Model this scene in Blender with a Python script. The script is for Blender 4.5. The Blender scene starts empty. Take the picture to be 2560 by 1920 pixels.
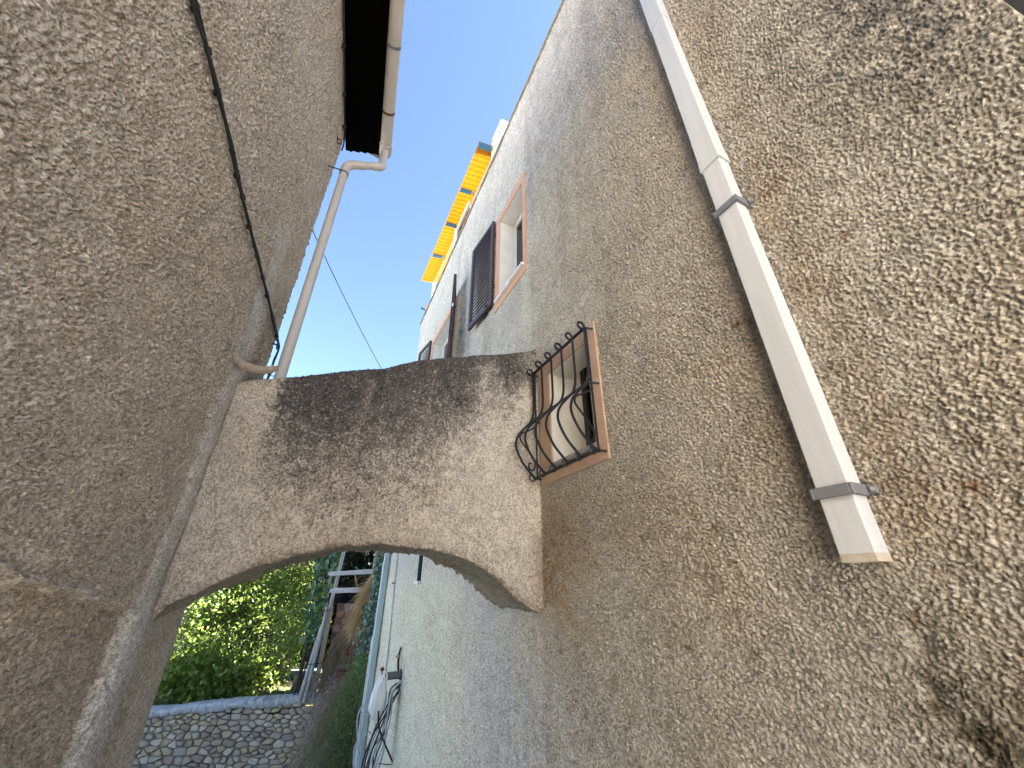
import bpy, math, random
import numpy as np
from mathutils import Vector, Matrix

random.seed(7)
RNG = np.random.default_rng(11)
C = bpy.context.scene.collection
SC = bpy.context.scene
PI = math.pi

# ------------------------------------------------------------------ camera, sky, sun, exposure
H = 1.55                                     # eye height above the alley paving
cam_d = bpy.data.cameras.new('camera')
cam = bpy.data.objects.new('camera', cam_d)
C.objects.link(cam)
cam.location = (0, 0, H)
cam.rotation_euler = (math.radians(90 + 27.64), 0, 0)
cam_d.sensor_width = 36
cam_d.lens = 13.71
cam_d.clip_start = 0.02
cam_d.clip_end = 800
SC.camera = cam

SUN_AZ, SUN_EL = 86.0, 34.0
world = bpy.data.worlds.new("World")
SC.world = world
world.use_nodes = True
wn = world.node_tree
bg = wn.nodes['Background']
sky = wn.nodes.new('ShaderNodeTexSky')
sky.sky_type = 'NISHITA'
sky.sun_disc = False
sky.sun_elevation = math.radians(SUN_EL)
sky.sun_rotation = math.radians(SUN_AZ)
sky.altitude = 100
sky.air_density = 0.68
sky.dust_density = 0.1
sky.ozone_density = 0.8
wn.links.new(sky.outputs[0], bg.inputs[0])
bg.inputs[1].default_value = 0.05
sun_d = bpy.data.lights.new('sun', 'SUN')
sun_d.energy = 5.0
sun_d.angle = math.radians(0.5)
sun_d.color = (1.0, 0.95, 0.87)
sun = bpy.data.objects.new('sun', sun_d)
C.objects.link(sun)
_a, _e = math.radians(SUN_AZ), math.radians(SUN_EL)
_sd = Vector((math.sin(_a) * math.cos(_e), math.cos(_a) * math.cos(_e), math.sin(_e)))
sun.rotation_euler = _sd.to_track_quat('Z', 'Y').to_euler()
sun.location = (8, 4, 14)
SC.view_settings.view_transform = 'Standard'
SC.view_settings.look = 'None'
SC.view_settings.gamma = 1
SC.view_settings.use_curve_mapping = False
SC.view_settings.exposure = 3.75
SC.cycles.max_bounces = 10
SC.cycles.diffuse_bounces = 6
SC.cycles.use_denoising = True
SC.cycles.use_adaptive_sampling = False

# ------------------------------------------------------------------ frames of the two walls and the arch
aR, aL = math.radians(-26.1), math.radians(-20.2)
rR = np.array([math.sin(aR), math.cos(aR)]); nR = np.array([math.cos(aR), -math.sin(aR)])
rL = np.array([math.sin(aL), math.cos(aL)]); nL = np.array([math.cos(aL), -math.sin(aL)])
DR, DL = 1.5, 0.93                           # distance of the right / left wall from the viewer
JL = 2.65 * rL - DL * nL
JR = 2.62 * rR + DR * nR
bX = (JR - JL); BLEN = float(np.hypot(*bX)); bX = bX / BLEN
bY = np.array([-bX[1], bX[0]])
FR = {}                                      # name -> (origin xy, angle, sign of first coordinate)
FR['R'] = (nR * DR, math.atan2(rR[1], rR[0]), 1)
FR['L'] = (-nL * DL, math.atan2(-rL[1], -rL[0]), -1)
FR['B'] = (JL, math.atan2(bX[1], bX[0]), 1)
FR['W'] = (np.array([0., 0.]), 0.0, 1)
ORI = {}

def thing(name, label, cat, fr='W', o=(0, 0, 0), group=None):
    """Empty at the base of a thing; o and all part coordinates are (along, out, height over the eye)."""
    e = bpy.data.objects.new(name, None)
    C.objects.link(e)
    org, ang, sg = FR[fr]
    c, s = math.cos(ang), math.sin(ang)
    x, y = o[0] * sg, o[1]
    e.location = (org[0] + c * x - s * y, org[1] + s * x + c * y, o[2] + H)
    e.rotation_euler = (0, 0, ang)
    e.empty_display_size = 0.1
    if label: e['label'] = label
    if cat: e['category'] = cat
    if group: e['group'] = group
    ORI[e.name] = (fr, o)
    return e

def conv(P, fr, o):
    P = np.asarray(P, dtype=np.float64)
    Q = P - np.asarray(o, dtype=np.float64)
    if FR[fr][2] < 0:
        Q = Q.copy(); Q[..., 0] *= -1
    return Q

def owner(parent):
    p = parent
    while p.name not in ORI: p = p.parent
    return ORI[p.name]

def link_mesh(name, me, parent, mat, kind=None, label=None):
    ob = bpy.data.objects.new(name, me)
    C.objects.link(ob)
    if parent is not None: ob.parent = parent
    if mat is not None: me.materials.append(mat)
    if kind: ob['kind'] = kind
    if label: ob['label'] = label
    return ob

class MB:
    def __init__(self): self.v, self.f = [], []
    def add(self, vs, fs):
        b = len(self.v)
        self.v += [tuple(p) for p in vs]
        self.f += [tuple(i + b for i in f) for f in fs]
        return self
    def box(self, a, b, bev=0.0):
        x0, x1 = sorted((a[0], b[0])); y0, y1 = sorted((a[1], b[1])); z0, z1 = sorted((a[2], b[2]))
        if bev <= 0:
            vs = [(x, y, z) for x in (x0, x1) for y in (y0, y1) for z in (z0, z1)]
            return self.add(vs, [(0, 1, 3, 2), (4, 6, 7, 5), (0, 4, 5, 1), (2, 3, 7, 6), (0, 2, 6, 4), (1, 5, 7, 3)])
        g = bev; vs = []; idx = {}
        for i, x in enumerate((x0, x1)):
            for j, y in enumerate((y0, y1)):
                for k, z in enumerate((z0, z1)):
                    sx, sy, sz = (1 - 2 * i) * g, (1 - 2 * j) * g, (1 - 2 * k) * g
                    for ax, p in enumerate(((x, y + sy, z + sz), (x + sx, y, z + sz), (x + sx, y + sy, z))):
                        idx[i, j, k, ax] = len(vs); vs.append(p)
        fs = []
        for i in (0, 1):
            fs.append([idx[i, a_, b_, 0] for a_, b_ in ((0, 0), (0, 1), (1, 1), (1, 0))])
            fs.append([idx[a_, i, b_, 1] for a_, b_ in ((0, 0), (0, 1), (1, 1), (1, 0))])
            fs.append([idx[a_, b_, i, 2] for a_, b_ in ((0, 0), (0, 1), (1, 1), (1, 0))])
            for j in (0, 1):
                fs.append([idx[i, j, 0, 0], idx[i, j, 1, 0], idx[i, j, 1, 1], idx[i, j, 0, 1]])
                fs.append([idx[i, 0, j, 0], idx[i, 1, j, 0], idx[i, 1, j, 2], idx[i, 0, j, 2]])
                fs.append([idx[0, i, j, 1], idx[1, i, j, 1], idx[1, i, j, 2], idx[0, i, j, 2]])
                for k in (0, 1):
                    fs.append([idx[i, j, k, 0], idx[i, j, k, 1], idx[i, j, k, 2]])
        return self.add(vs, fs)
    def tube(self, path, r, n=10, cap=True, flat=1.0):
        P = [Vector(p) for p in path]
        rs = r if isinstance(r, (list, tuple)) else [r] * len(P)
        t0 = (P[1] - P[0]).normalized()
        up = Vector((0, 0, 1)) if abs(t0.z) < 0.9 else Vector((1, 0, 0))
        u = t0.cross(up).normalized()
        vs, fs = [], []
        for i, p in enumerate(P):
            if i == 0: t = t0
            elif i == len(P) - 1: t = (P[i] - P[i - 1]).normalized()
            else: t = ((P[i + 1] - P[i]).normalized() + (P[i] - P[i - 1]).normalized()).normalized()
            u = (u - t * u.dot(t)).normalized()
            w = t.cross(u)
            for k in range(n):
                a = 2 * PI * k / n
                vs.append(p + (u * math.cos(a) + w * math.sin(a) * flat) * rs[i])
        for i in range(len(P) - 1):
            for k in range(n):
                fs.append((i * n + k, i * n + (k + 1) % n, (i + 1) * n + (k + 1) % n, (i + 1) * n + k))
        if cap:
            fs.append(tuple(range(n))[::-1]); fs.append(tuple(range((len(P) - 1) * n, len(P) * n)))
        return self.add(vs, fs)
    def build(self, name, mat, parent, smooth=False, kind=None, label=None, loc=None):
        fr, o = owner(parent)
        Q = conv(np.array(self.v), fr, o)
        me = bpy.data.meshes.new(name)
        me.from_pydata(Q.tolist(), [], self.f)
        if smooth:
            me.polygons.foreach_set('use_smooth', [True] * len(me.polygons))
            try: me.set_sharp_from_angle(angle=math.radians(40))
            except Exception: pass
        me.update()
        ob = link_mesh(name, me, parent, mat, kind, label)
        return ob

def curve_pts(ctrl, n=8):
    """Catmull-Rom through control points."""
    P = [np.array(p, float) for p in ctrl]
    P = [2 * P[0] - P[1]] + P + [2 * P[-1] - P[-2]]
    out = []
    for i in range(1, len(P) - 2):
        for k in range(n):
            t = k / n
            a, b, c, d = P[i - 1:i + 3]
            out.append(0.5 * ((2 * b) + (c - a) * t + (2 * a - 5 * b + 4 * c - d) * t * t + (3 * b - a - 3 * c + d) * t ** 3))
    out.append(P[-2])
    return [tuple(p) for p in out]

# ------------------------------------------------------------------ materials
def srgb(r, g, b):
    f = lambda c: (c / 255 / 12.92) if c / 255 <= 0.04045 else ((c / 255 + 0.055) / 1.055) ** 2.4
    return (f(r), f(g), f(b))

def mat(name, col, rough=0.8, metal=0.0, var=0.0, vscale=8.0, col2=None, bump=0.0, bscale=60.0, bdist=0.004, spec=0.3, attr=None, trans=0.0, coord='Object', stretch=None):
    m = bpy.data.materials.new(name)
    m.use_nodes = True
    nt = m.node_tree
    b = nt.nodes['Principled BSDF']
    b.inputs['Roughness'].default_value = rough
    b.inputs['Metallic'].default_value = metal
    b.inputs['Specular IOR Level'].default_value = spec
    tc = nt.nodes.new('ShaderNodeTexCoord')
    src = tc.outputs[coord]
    if stretch:
        mp = nt.nodes.new('ShaderNodeMapping'); mp.inputs['Scale'].default_value = stretch
        nt.links.new(src, mp.inputs[0]); src = mp.outputs[0]
    cs = None
    if attr:
        at = nt.nodes.new('ShaderNodeAttribute'); at.attribute_name = attr
        cs = at.outputs['Color']
    if var > 0 or col2:
        nz = nt.nodes.new('ShaderNodeTexNoise')
        nz.inputs['Scale'].default_value = vscale; nz.inputs['Detail'].default_value = 6; nz.inputs['Roughness'].default_value = 0.65
        nt.links.new(src, nz.inputs['Vector'])
        rp = nt.nodes.new('ShaderNodeMapRange')
        rp.inputs[1].default_value = 0.3; rp.inputs[2].default_value = 0.7
        nt.links.new(nz.outputs[0], rp.inputs[0])
        mx = nt.nodes.new('ShaderNodeMix'); mx.data_type = 'RGBA'
        nt.links.new(rp.outputs[0], mx.inputs[0])
        if attr:
            mx.blend_type = 'MULTIPLY'
            mx.inputs[7].default_value = (1 - var, 1 - var, 1 - var, 1)
            nt.links.new(cs, mx.inputs[6])
        else:
            c2 = col2 or tuple(c * (1 - var) for c in col)
            mx.inputs[6].default_value = (*col, 1); mx.inputs[7].default_value = (*c2, 1)
        cs = mx.outputs[2]
    if cs is None: b.inputs['Base Color'].default_value = (*col, 1)
    else: nt.links.new(cs, b.inputs['Base Color'])
    if bump > 0:
        nz2 = nt.nodes.new('ShaderNodeTexNoise')
        nz2.inputs['Scale'].default_value = bscale; nz2.inputs['Detail'].default_value = 5; nz2.inputs['Roughness'].default_value = 0.7
        nt.links.new(src, nz2.inputs['Vector'])
        bp = nt.nodes.new('ShaderNodeBump'); bp.inputs['Strength'].default_value = bump; bp.inputs['Distance'].default_value = bdist
        nt.links.new(nz2.outputs[0], bp.inputs['Height']); nt.links.new(bp.outputs[0], b.inputs['Normal'])
    if trans > 0:
        tr = nt.nodes.new('ShaderNodeBsdfTranslucent')
        if cs is None: tr.inputs[0].default_value = (*col, 1)
        else: nt.links.new(cs, tr.inputs[0])
        ms = nt.nodes.new('ShaderNodeMixShader'); ms.inputs[0].default_value = trans
        nt.links.new(b.outputs[0], ms.inputs[1]); nt.links.new(tr.outputs[0], ms.inputs[2])
        nt.links.new(ms.outputs[0], nt.nodes['Material Output'].inputs[0])
    return m

M = {}
M['stucco'] = mat('roughcast_stucco', (0.5, 0.43, 0.36), 0.95, attr='col', var=0.12, vscale=300, bump=0.8, bscale=190, bdist=0.007, spec=0.12)
def add_pit_specks(m):
    """Dark specks in the colour standing in for shaded pits, mottled independently of the relief."""
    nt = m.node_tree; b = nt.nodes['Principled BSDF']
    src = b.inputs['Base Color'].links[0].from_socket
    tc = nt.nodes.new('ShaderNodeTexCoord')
    for sc_, lo, hi, dark, off in ((68, 0.38, 0.56, (0.58, 0.555, 0.52), 0.0), (150, 0.40, 0.58, (0.70, 0.68, 0.66), 3.7), (11, 0.35, 0.62, (0.88, 0.87, 0.85), 9.1)):  # dark tones put into the colour for the shade of small pits
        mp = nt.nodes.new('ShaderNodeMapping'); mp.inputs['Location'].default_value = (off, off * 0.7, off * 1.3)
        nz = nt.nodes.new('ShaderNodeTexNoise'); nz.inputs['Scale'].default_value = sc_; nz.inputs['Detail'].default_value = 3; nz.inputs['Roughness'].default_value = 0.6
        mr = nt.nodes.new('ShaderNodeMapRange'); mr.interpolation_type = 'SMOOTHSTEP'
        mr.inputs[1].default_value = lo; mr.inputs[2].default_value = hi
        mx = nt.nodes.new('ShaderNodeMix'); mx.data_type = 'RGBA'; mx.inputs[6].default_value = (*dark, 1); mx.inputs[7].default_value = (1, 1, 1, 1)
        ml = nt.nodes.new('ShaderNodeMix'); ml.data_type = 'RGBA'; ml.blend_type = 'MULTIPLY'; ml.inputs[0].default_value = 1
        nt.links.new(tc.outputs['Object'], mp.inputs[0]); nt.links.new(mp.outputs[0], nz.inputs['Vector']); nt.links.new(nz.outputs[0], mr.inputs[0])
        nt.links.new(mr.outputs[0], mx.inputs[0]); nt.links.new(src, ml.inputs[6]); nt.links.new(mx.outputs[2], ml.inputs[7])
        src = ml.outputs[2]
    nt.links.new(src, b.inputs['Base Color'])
add_pit_specks(M['stucco'])
M['plain'] = mat('plain_render', (0.56, 0.53, 0.48), 0.95, var=0.3, vscale=3, bump=0.4, bscale=60, spec=0.15)
M['terracotta'] = mat('terracotta_plaster', (0.50, 0.355, 0.26), 0.9, col2=(0.42, 0.28, 0.195), vscale=9, bump=0.5, bscale=90, bdist=0.003, spec=0.2)
M['peach'] = mat('peach_plaster', (0.58, 0.36, 0.24), 0.9, col2=(0.47, 0.28, 0.18), vscale=7, bump=0.4, bscale=90, bdist=0.003, spec=0.2)
M['reveal'] = mat('white_reveal_plaster', (0.74, 0.72, 0.68), 0.85, col2=(0.60, 0.57, 0.51), vscale=5, bump=0.2, bscale=50)
M['marble'] = mat('marble_sill', (0.72, 0.71, 0.69), 0.4, col2=(0.58, 0.56, 0.53), vscale=12)
M['white_frame'] = mat('white_window_frame', (0.72, 0.72, 0.71), 0.35)
M['dark_frame'] = mat('dark_window_frame', (0.020, 0.017, 0.017), 0.5, spec=0.25)
M['shutter'] = mat('brown_painted_aluminium', (0.060, 0.040, 0.036), 0.45, spec=0.3, var=0.2, vscale=20)
M['iron'] = mat('black_wrought_iron', (0.012, 0.013, 0.016), 0.45, var=0.4, vscale=60, bump=0.5, bscale=120, bdist=0.002, spec=0.5)
M['white_pipe'] = mat('white_painted_sheet', (0.52, 0.54, 0.56), 0.42, col2=(0.44, 0.45, 0.455), vscale=16, bump=0.08, bscale=20, spec=0.4, stretch=(1, 1, 0.06))
M['dirty_pipe'] = mat('dirt_stained_sheet', (0.50, 0.48, 0.45), 0.5, col2=(0.36, 0.29, 0.21), vscale=14, spec=0.3)
M['bracket'] = mat('grey_plastic_clip', (0.16, 0.165, 0.18), 0.5, var=0.2)
M['pvc'] = mat('aged_beige_pvc', (0.50, 0.46, 0.42), 0.42, col2=(0.40, 0.36, 0.32), vscale=4, spec=0.4, stretch=(1, 1, 0.35))
M['rust'] = mat('rusty_strap', (0.16, 0.06, 0.03), 0.8, var=0.5, vscale=60)
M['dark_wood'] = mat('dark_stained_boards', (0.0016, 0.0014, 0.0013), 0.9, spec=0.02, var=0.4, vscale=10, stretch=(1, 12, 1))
M['cable'] = mat('weathered_black_cable', (0.030, 0.029, 0.026), 0.6, var=0.4, vscale=40)
M['wire_green'] = mat('green_plastic_wire', (0.05, 0.17, 0.15), 0.5)
M['wire_white'] = mat('white_cord', (0.75, 0.75, 0.74), 0.5)
M['lip'] = mat('brown_mortar', (0.40, 0.335, 0.275), 0.95, col2=(0.24, 0.195, 0.155), vscale=14, bump=0.8, bscale=70, bdist=0.006)
M['coping'] = mat('weathered_coping', (0.30, 0.29, 0.25), 0.6, var=0.4, vscale=6)
M['cream'] = mat('cream_plaster', (0.74, 0.68, 0.55), 0.9, var=0.15, vscale=4)
M['awning'] = mat('yellow_corrugated_plastic', (0.43, 0.162, 0.005), 0.5, col2=(0.39, 0.135, 0.004), vscale=6, spec=0.2, trans=0.38)
M['beam_blue'] = mat('blue_painted_steel', (0.02, 0.13, 0.24), 0.5, var=0.3, vscale=12)
M['pale_timber'] = mat('pale_timber', (0.50, 0.33, 0.16), 0.8, col2=(0.40, 0.24, 0.10), vscale=6, stretch=(8, 1, 8))
M['grey_pvc'] = mat('grey_pvc', (0.105, 0.115, 0.125), 0.4, spec=0.4)
M['painted_pipe'] = mat('grey_green_painted_pipe', (0.40, 0.50, 0.51), 0.45, var=0.12, vscale=5, spec=0.4)
M['bag'] = mat('white_plastic_bag', (0.84, 0.84, 0.83), 0.35, var=0.06, vscale=12, spec=0.5, trans=0.2)
M['cable_grey'] = mat('grey_cable', (0.33, 0.37, 0.40), 0.45)
M['cable_black'] = mat('black_cable', (0.015, 0.016, 0.02), 0.45)
M['mortar'] = mat('lime_mortar', (0.33, 0.285, 0.22), 0.95, var=0.4, vscale=9, bump=0.8, bscale=40, bdist=0.02)
M['cement'] = mat('grey_cement', (0.40, 0.41, 0.42), 0.95, attr='col', var=0.3, vscale=20, bump=0.7, bscale=45, bdist=0.012)
M['oldwood'] = mat('silvered_old_wood', (0.46, 0.44, 0.42), 0.9, col2=(0.24, 0.21, 0.185), vscale=7, bump=0.6, bscale=30, bdist=0.006, stretch=(5, 5, 0.5))
M['plankwood'] = mat('silvered_plank', (0.52, 0.50, 0.48), 0.9, col2=(0.30, 0.27, 0.25), vscale=7, bump=0.6, bscale=30, bdist=0.006, stretch=(0.5, 5, 5))
M['bark'] = mat('bark', (0.085, 0.065, 0.05), 0.95, col2=(0.045, 0.035, 0.028), vscale=10, bump=0.8, bscale=30, bdist=0.015, stretch=(3, 3, 0.6))
M['leaf'] = mat('foliage', (0.07, 0.12, 0.03), 0.45, attr='col', spec=0.4, trans=0.38)
M['straw'] = mat('dry_straw', (0.42, 0.28, 0.12), 0.85, attr='col', spec=0.15, trans=0.42)
M['petal'] = mat('petal', (0.45, 0.16, 0.42), 0.8, attr='col', spec=0.15, trans=0.35)
M['soil'] = mat('garden_soil', (0.13, 0.10, 0.06), 0.95, col2=(0.07, 0.09, 0.03), vscale=2.5, bump=0.8, bscale=12, bdist=0.04)
M['paving'] = mat('alley_paving', (0.50, 0.485, 0.45), 0.9, col2=(0.40, 0.385, 0.355), vscale=2, bump=0.5, bscale=25, bdist=0.01)
M['rooftile'] = mat('weathered_tiles', (0.26, 0.19, 0.14), 0.85, var=0.4, vscale=6)
M['black_sheet'] = mat('black_membrane', (0.010, 0.010, 0.012), 0.8, spec=0.1, var=0.4, vscale=14, bump=0.5, bscale=20, bdist=0.02)
M['brown_door'] = mat('brown_door_paint', (0.0045, 0.0028, 0.002), 0.7, spec=0.05, var=0.25, vscale=5)
M['limewash'] = mat('limewashed_wood', (0.62, 0.58, 0.53), 0.9, col2=(0.34, 0.28, 0.23), vscale=9, bump=0.5, bscale=40, bdist=0.01)
M['curtain'] = mat('grey_net_curtain', (0.17, 0.185, 0.21), 0.9, var=0.2, vscale=3)
M['room'] = mat('unlit_room_wall', (0.20, 0.185, 0.16), 0.9)
M['slot'] = mat('black_vent_grate', (0.006, 0.006, 0.006), 0.8, spec=0.05)
M['zinc'] = mat('zinc_ledge', (0.30, 0.31, 0.31), 0.45)
M['sticker'] = mat('white_sticker', (0.75, 0.75, 0.75), 0.5)
M['rubble'] = mat('mossy_render', (0.16, 0.19, 0.17), 0.95, col2=(0.08, 0.11, 0.08), vscale=7, bump=0.8, bscale=30, bdist=0.02)

def glass_mat():
    m = bpy.data.materials.new('window_glass'); m.use_nodes = True
    nt = m.node_tree; nt.nodes.remove(nt.nodes['Principled BSDF'])
    tr = nt.nodes.new('ShaderNodeBsdfTransparent'); tr.inputs[0].default_value = (0.72, 0.75, 0.78, 1)
    gl = nt.nodes.new('ShaderNodeBsdfGlossy'); gl.inputs['Roughness'].default_value = 0.03
    fr = nt.nodes.new('ShaderNodeFresnel'); fr.inputs[0].default_value = 1.5
    ms = nt.nodes.new('ShaderNodeMixShader')
    nt.links.new(fr.outputs[0], ms.inputs[0]); nt.links.new(tr.outputs[0], ms.inputs[1]); nt.links.new(gl.outputs[0], ms.inputs[2])
    nt.links.new(ms.outputs[0], nt.nodes['Material Output'].inputs[0])
    return m
M['glass'] = glass_mat()

STONES = [mat('field_stone_' + n, c, 0.92, col2=c2, vscale=14, bump=0.7, bscale=60, bdist=0.008, spec=0.2) for n, c, c2 in (
    ('grey', (0.47, 0.39, 0.29), (0.31, 0.255, 0.19)), ('buff', (0.53, 0.41, 0.255), (0.37, 0.28, 0.175)),
    ('pale', (0.60, 0.50, 0.375), (0.44, 0.365, 0.27)), ('brown', (0.37, 0.28, 0.195), (0.27, 0.20, 0.14)), ('rosy', (0.42, 0.30, 0.225), (0.30, 0.215, 0.165)))]
BRICKS = [mat('hollow_brick_' + n, c, 0.9, col2=c2, vscale=9, bump=0.5, bscale=50, bdist=0.006) for n, c, c2 in (
    ('red', (0.36, 0.16, 0.10), (0.27, 0.12, 0.08)), ('dusty', (0.38, 0.24, 0.19), (0.30, 0.17, 0.13)), ('mortared', (0.37, 0.31, 0.28), (0.33, 0.21, 0.17)))]

# ------------------------------------------------------------------ stucco relief
NT, DX = 3000, 0.003
def fftnoise(N, dx, bands, seed):
    g = np.random.default_rng(seed).standard_normal((N, N)).astype(np.float32)
    F = np.fft.rfft2(g)
    fy = np.fft.fftfreq(N, dx)[:, None]; fx = np.fft.rfftfreq(N, dx)[None, :]
    fr = np.sqrt(fx * fx + fy * fy) + 1e-6
    out = 0
    for lam, sig, amp in bands:
        Wt = np.exp(-0.5 * (np.log(fr * lam) / sig) ** 2) / fr
        n = np.fft.irfft2(F * Wt, s=(N, N))
        out = out + amp * n / n.std()
    return (out / out.std()).astype(np.float32)

def samp(tex, dx, U, V):
    N = tex.shape[0]
    x = np.mod(U / dx, N); y = np.mod(V / dx, N)
    x0 = np.floor(x).astype(int) % N; y0 = np.floor(y).astype(int) % N
    fx = (x - np.floor(x)).astype(np.float32); fy = (y - np.floor(y)).astype(np.float32)
    x1 = (x0 + 1) % N; y1 = (y0 + 1) % N
    return (tex[y0, x0] * (1 - fx) + tex[y0, x1] * fx) * (1 - fy) + (tex[y1, x0] * (1 - fx) + tex[y1, x1] * fx) * fy

T_CLOD = fftnoise(NT, DX, [(0.0092, 0.36, 1.0), (0.0165, 0.45, 0.75), (0.050, 0.5, 0.25)], 3)
T_GRAIN = fftnoise(NT, DX, [(0.0072, 0.18, 1.0)], 4)
T_LOW = fftnoise(640, 0.02, [(1.2, 0.5, 1.0), (0.45, 0.5, 0.7), (0.16, 0.5, 0.45)], 5)
T_MID = fftnoise(1024, 0.01, [(0.10, 0.6, 1.0), (0.035, 0.4, 0.8)], 6)

def relief(U, V, amp):
    """Thrown roughcast: crumbs of several sizes, scattered grit, and patches where it was thrown thinner."""
    c = samp(T_CLOD, DX, U, V); g = samp(T_GRAIN, DX, U + 1.3, V + 2.1)
    th = samp(T_LOW, 0.02, U * 1.7 + 4, V * 1.7 + 6)
    t = np.clip(1.5 * (np.exp(0.62 * c) - 1.15), -0.95, 1.9)
    j = np.random.default_rng(77).standard_normal(U.shape).astype(np.float32)
    return amp * (1 + 0.16 * np.clip(th, -1.5, 1.5)) * (t + 0.36 * g + 0.5 * np.clip(g - 1.0, 0, 1.5) + 0.30 * np.clip(j, -2, 2)) + 0.0022 * samp(T_LOW, 0.02, U, V)

def sstep(a, b, x):
    t = np.clip((x - a) / (b - a), 0, 1)
    return t * t * (3 - 2 * t)

def mix(col, tgt, m):
    m = np.clip(m, 0, 1)[..., None]
    return col * (1 - m) + np.asarray(tgt, np.float32) * m

def spaced(a, b, k, d0):
    n = int((math.asinh(b / d0) - math.asinh(a / d0)) / k) + 2
    return np.sinh(np.linspace(math.asinh(a / d0), math.asinh(b / d0), n)) * d0

def grid_object(name, P, col, material, parent, keep=None, kind=None):
    if not isinstance(P, list): P, col, keep = [P], (None if col is None else [col]), [keep]
    fr, o = owner(parent)
    Qs, Fs, base = [], [], 0
    for p, kp in zip(P, keep):
        nv, nu = p.shape[:2]
        Qs.append(conv(p.reshape(-1, 3), fr, o).astype(np.float32))
        i = np.arange(nv * nu).reshape(nv, nu) + base
        F = np.stack([i[:-1, :-1], i[:-1, 1:], i[1:, 1:], i[1:, :-1]], -1).reshape(-1, 4)
        Fs.append(F[kp.reshape(-1)] if kp is not None else F); base += nv * nu
    Q = np.concatenate(Qs); F = np.concatenate(Fs)
    if col is not None: col = np.concatenate([c.reshape(-1, 3) for c in col])
    used = np.zeros(base, bool); used[F.reshape(-1)] = True
    remap = np.cumsum(used) - 1
    F = remap[F]; Q = Q[used]
    me = bpy.data.meshes.new(name)
    me.vertices.add(len(Q)); me.vertices.foreach_set('co', Q.reshape(-1))
    me.loops.add(F.size); me.loops.foreach_set('vertex_index', F.reshape(-1).astype(np.int32))
    me.polygons.add(len(F)); me.polygons.foreach_set('loop_start', np.arange(0, F.size, 4, dtype=np.int32))
    me.polygons.foreach_set('use_smooth', np.ones(len(F), bool))
    me.update(calc_edges=True)
    if col is not None:
        rgba = np.ones((len(Q), 4), np.float32); rgba[:, :3] = np.clip(col.reshape(-1, 3)[used], 0.005, 0.9)
        at = me.color_attributes.new('col', 'FLOAT_COLOR', 'POINT'); at.data.foreach_set('color', rgba.reshape(-1))
    return link_mesh(name, me, parent, material, kind)

# ------------------------------------------------------------------ ground
def ground_z(y):
    return -1.95 * sstep(1.5, 8.5, y)
xs = np.concatenate([[-300, -120, -50, -25], np.linspace(-14, 14, 57), [25, 50, 120, 300]])
ys = np.concatenate([[-300, -120, -50, -25, -12], np.linspace(-6, 14, 61), [25, 50, 120, 300]])
X, Y = np.meshgrid(xs, ys)
g = thing('ground', None, None, 'W', (0, 0, -H)); 
gm = MB()
Z = ground_z(Y) - H + 0.012 * np.sin(X * 3.1) * np.sin(Y * 2.7)
vs = [(X[j, i], Y[j, i], Z[j, i]) for j in range(len(ys)) for i in range(len(xs))]
nu = len(xs)
gm.add(vs, [(j * nu + i, j * nu + i + 1, (j + 1) * nu + i + 1, (j + 1) * nu + i) for j in range(len(ys) - 1) for i in range(nu - 1)])
ob = gm.build('ground', M['paving'], g, smooth=True)
C.objects.unlink(g) if False else None
ob.parent = None; ob.location = g.location; bpy.data.objects.remove(g)
ob.name = 'ground'; ob['kind'] = 'structure'

# ================================================================== RIGHT HOUSE
house = thing('stucco_house', 'tall beige roughcast house on the right with shuttered windows and a roof terrace', 'house', 'R', (4, 0, -H))
S0, S1 = -0.19, 8.38
def roof_h(s): return 6.53 - 0.0595 * s
def blob(s, h, rs, rh, st, c, nz=0.8):
    global col
    m = st * np.exp(-((U - s) / rs) ** 2 - ((V - h) / rh) ** 2) * np.clip(0.75 + nz * (0.5 * mid + 0.35 * low), 0.05, 1.6)
    col = mix(col, c, m)

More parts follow.
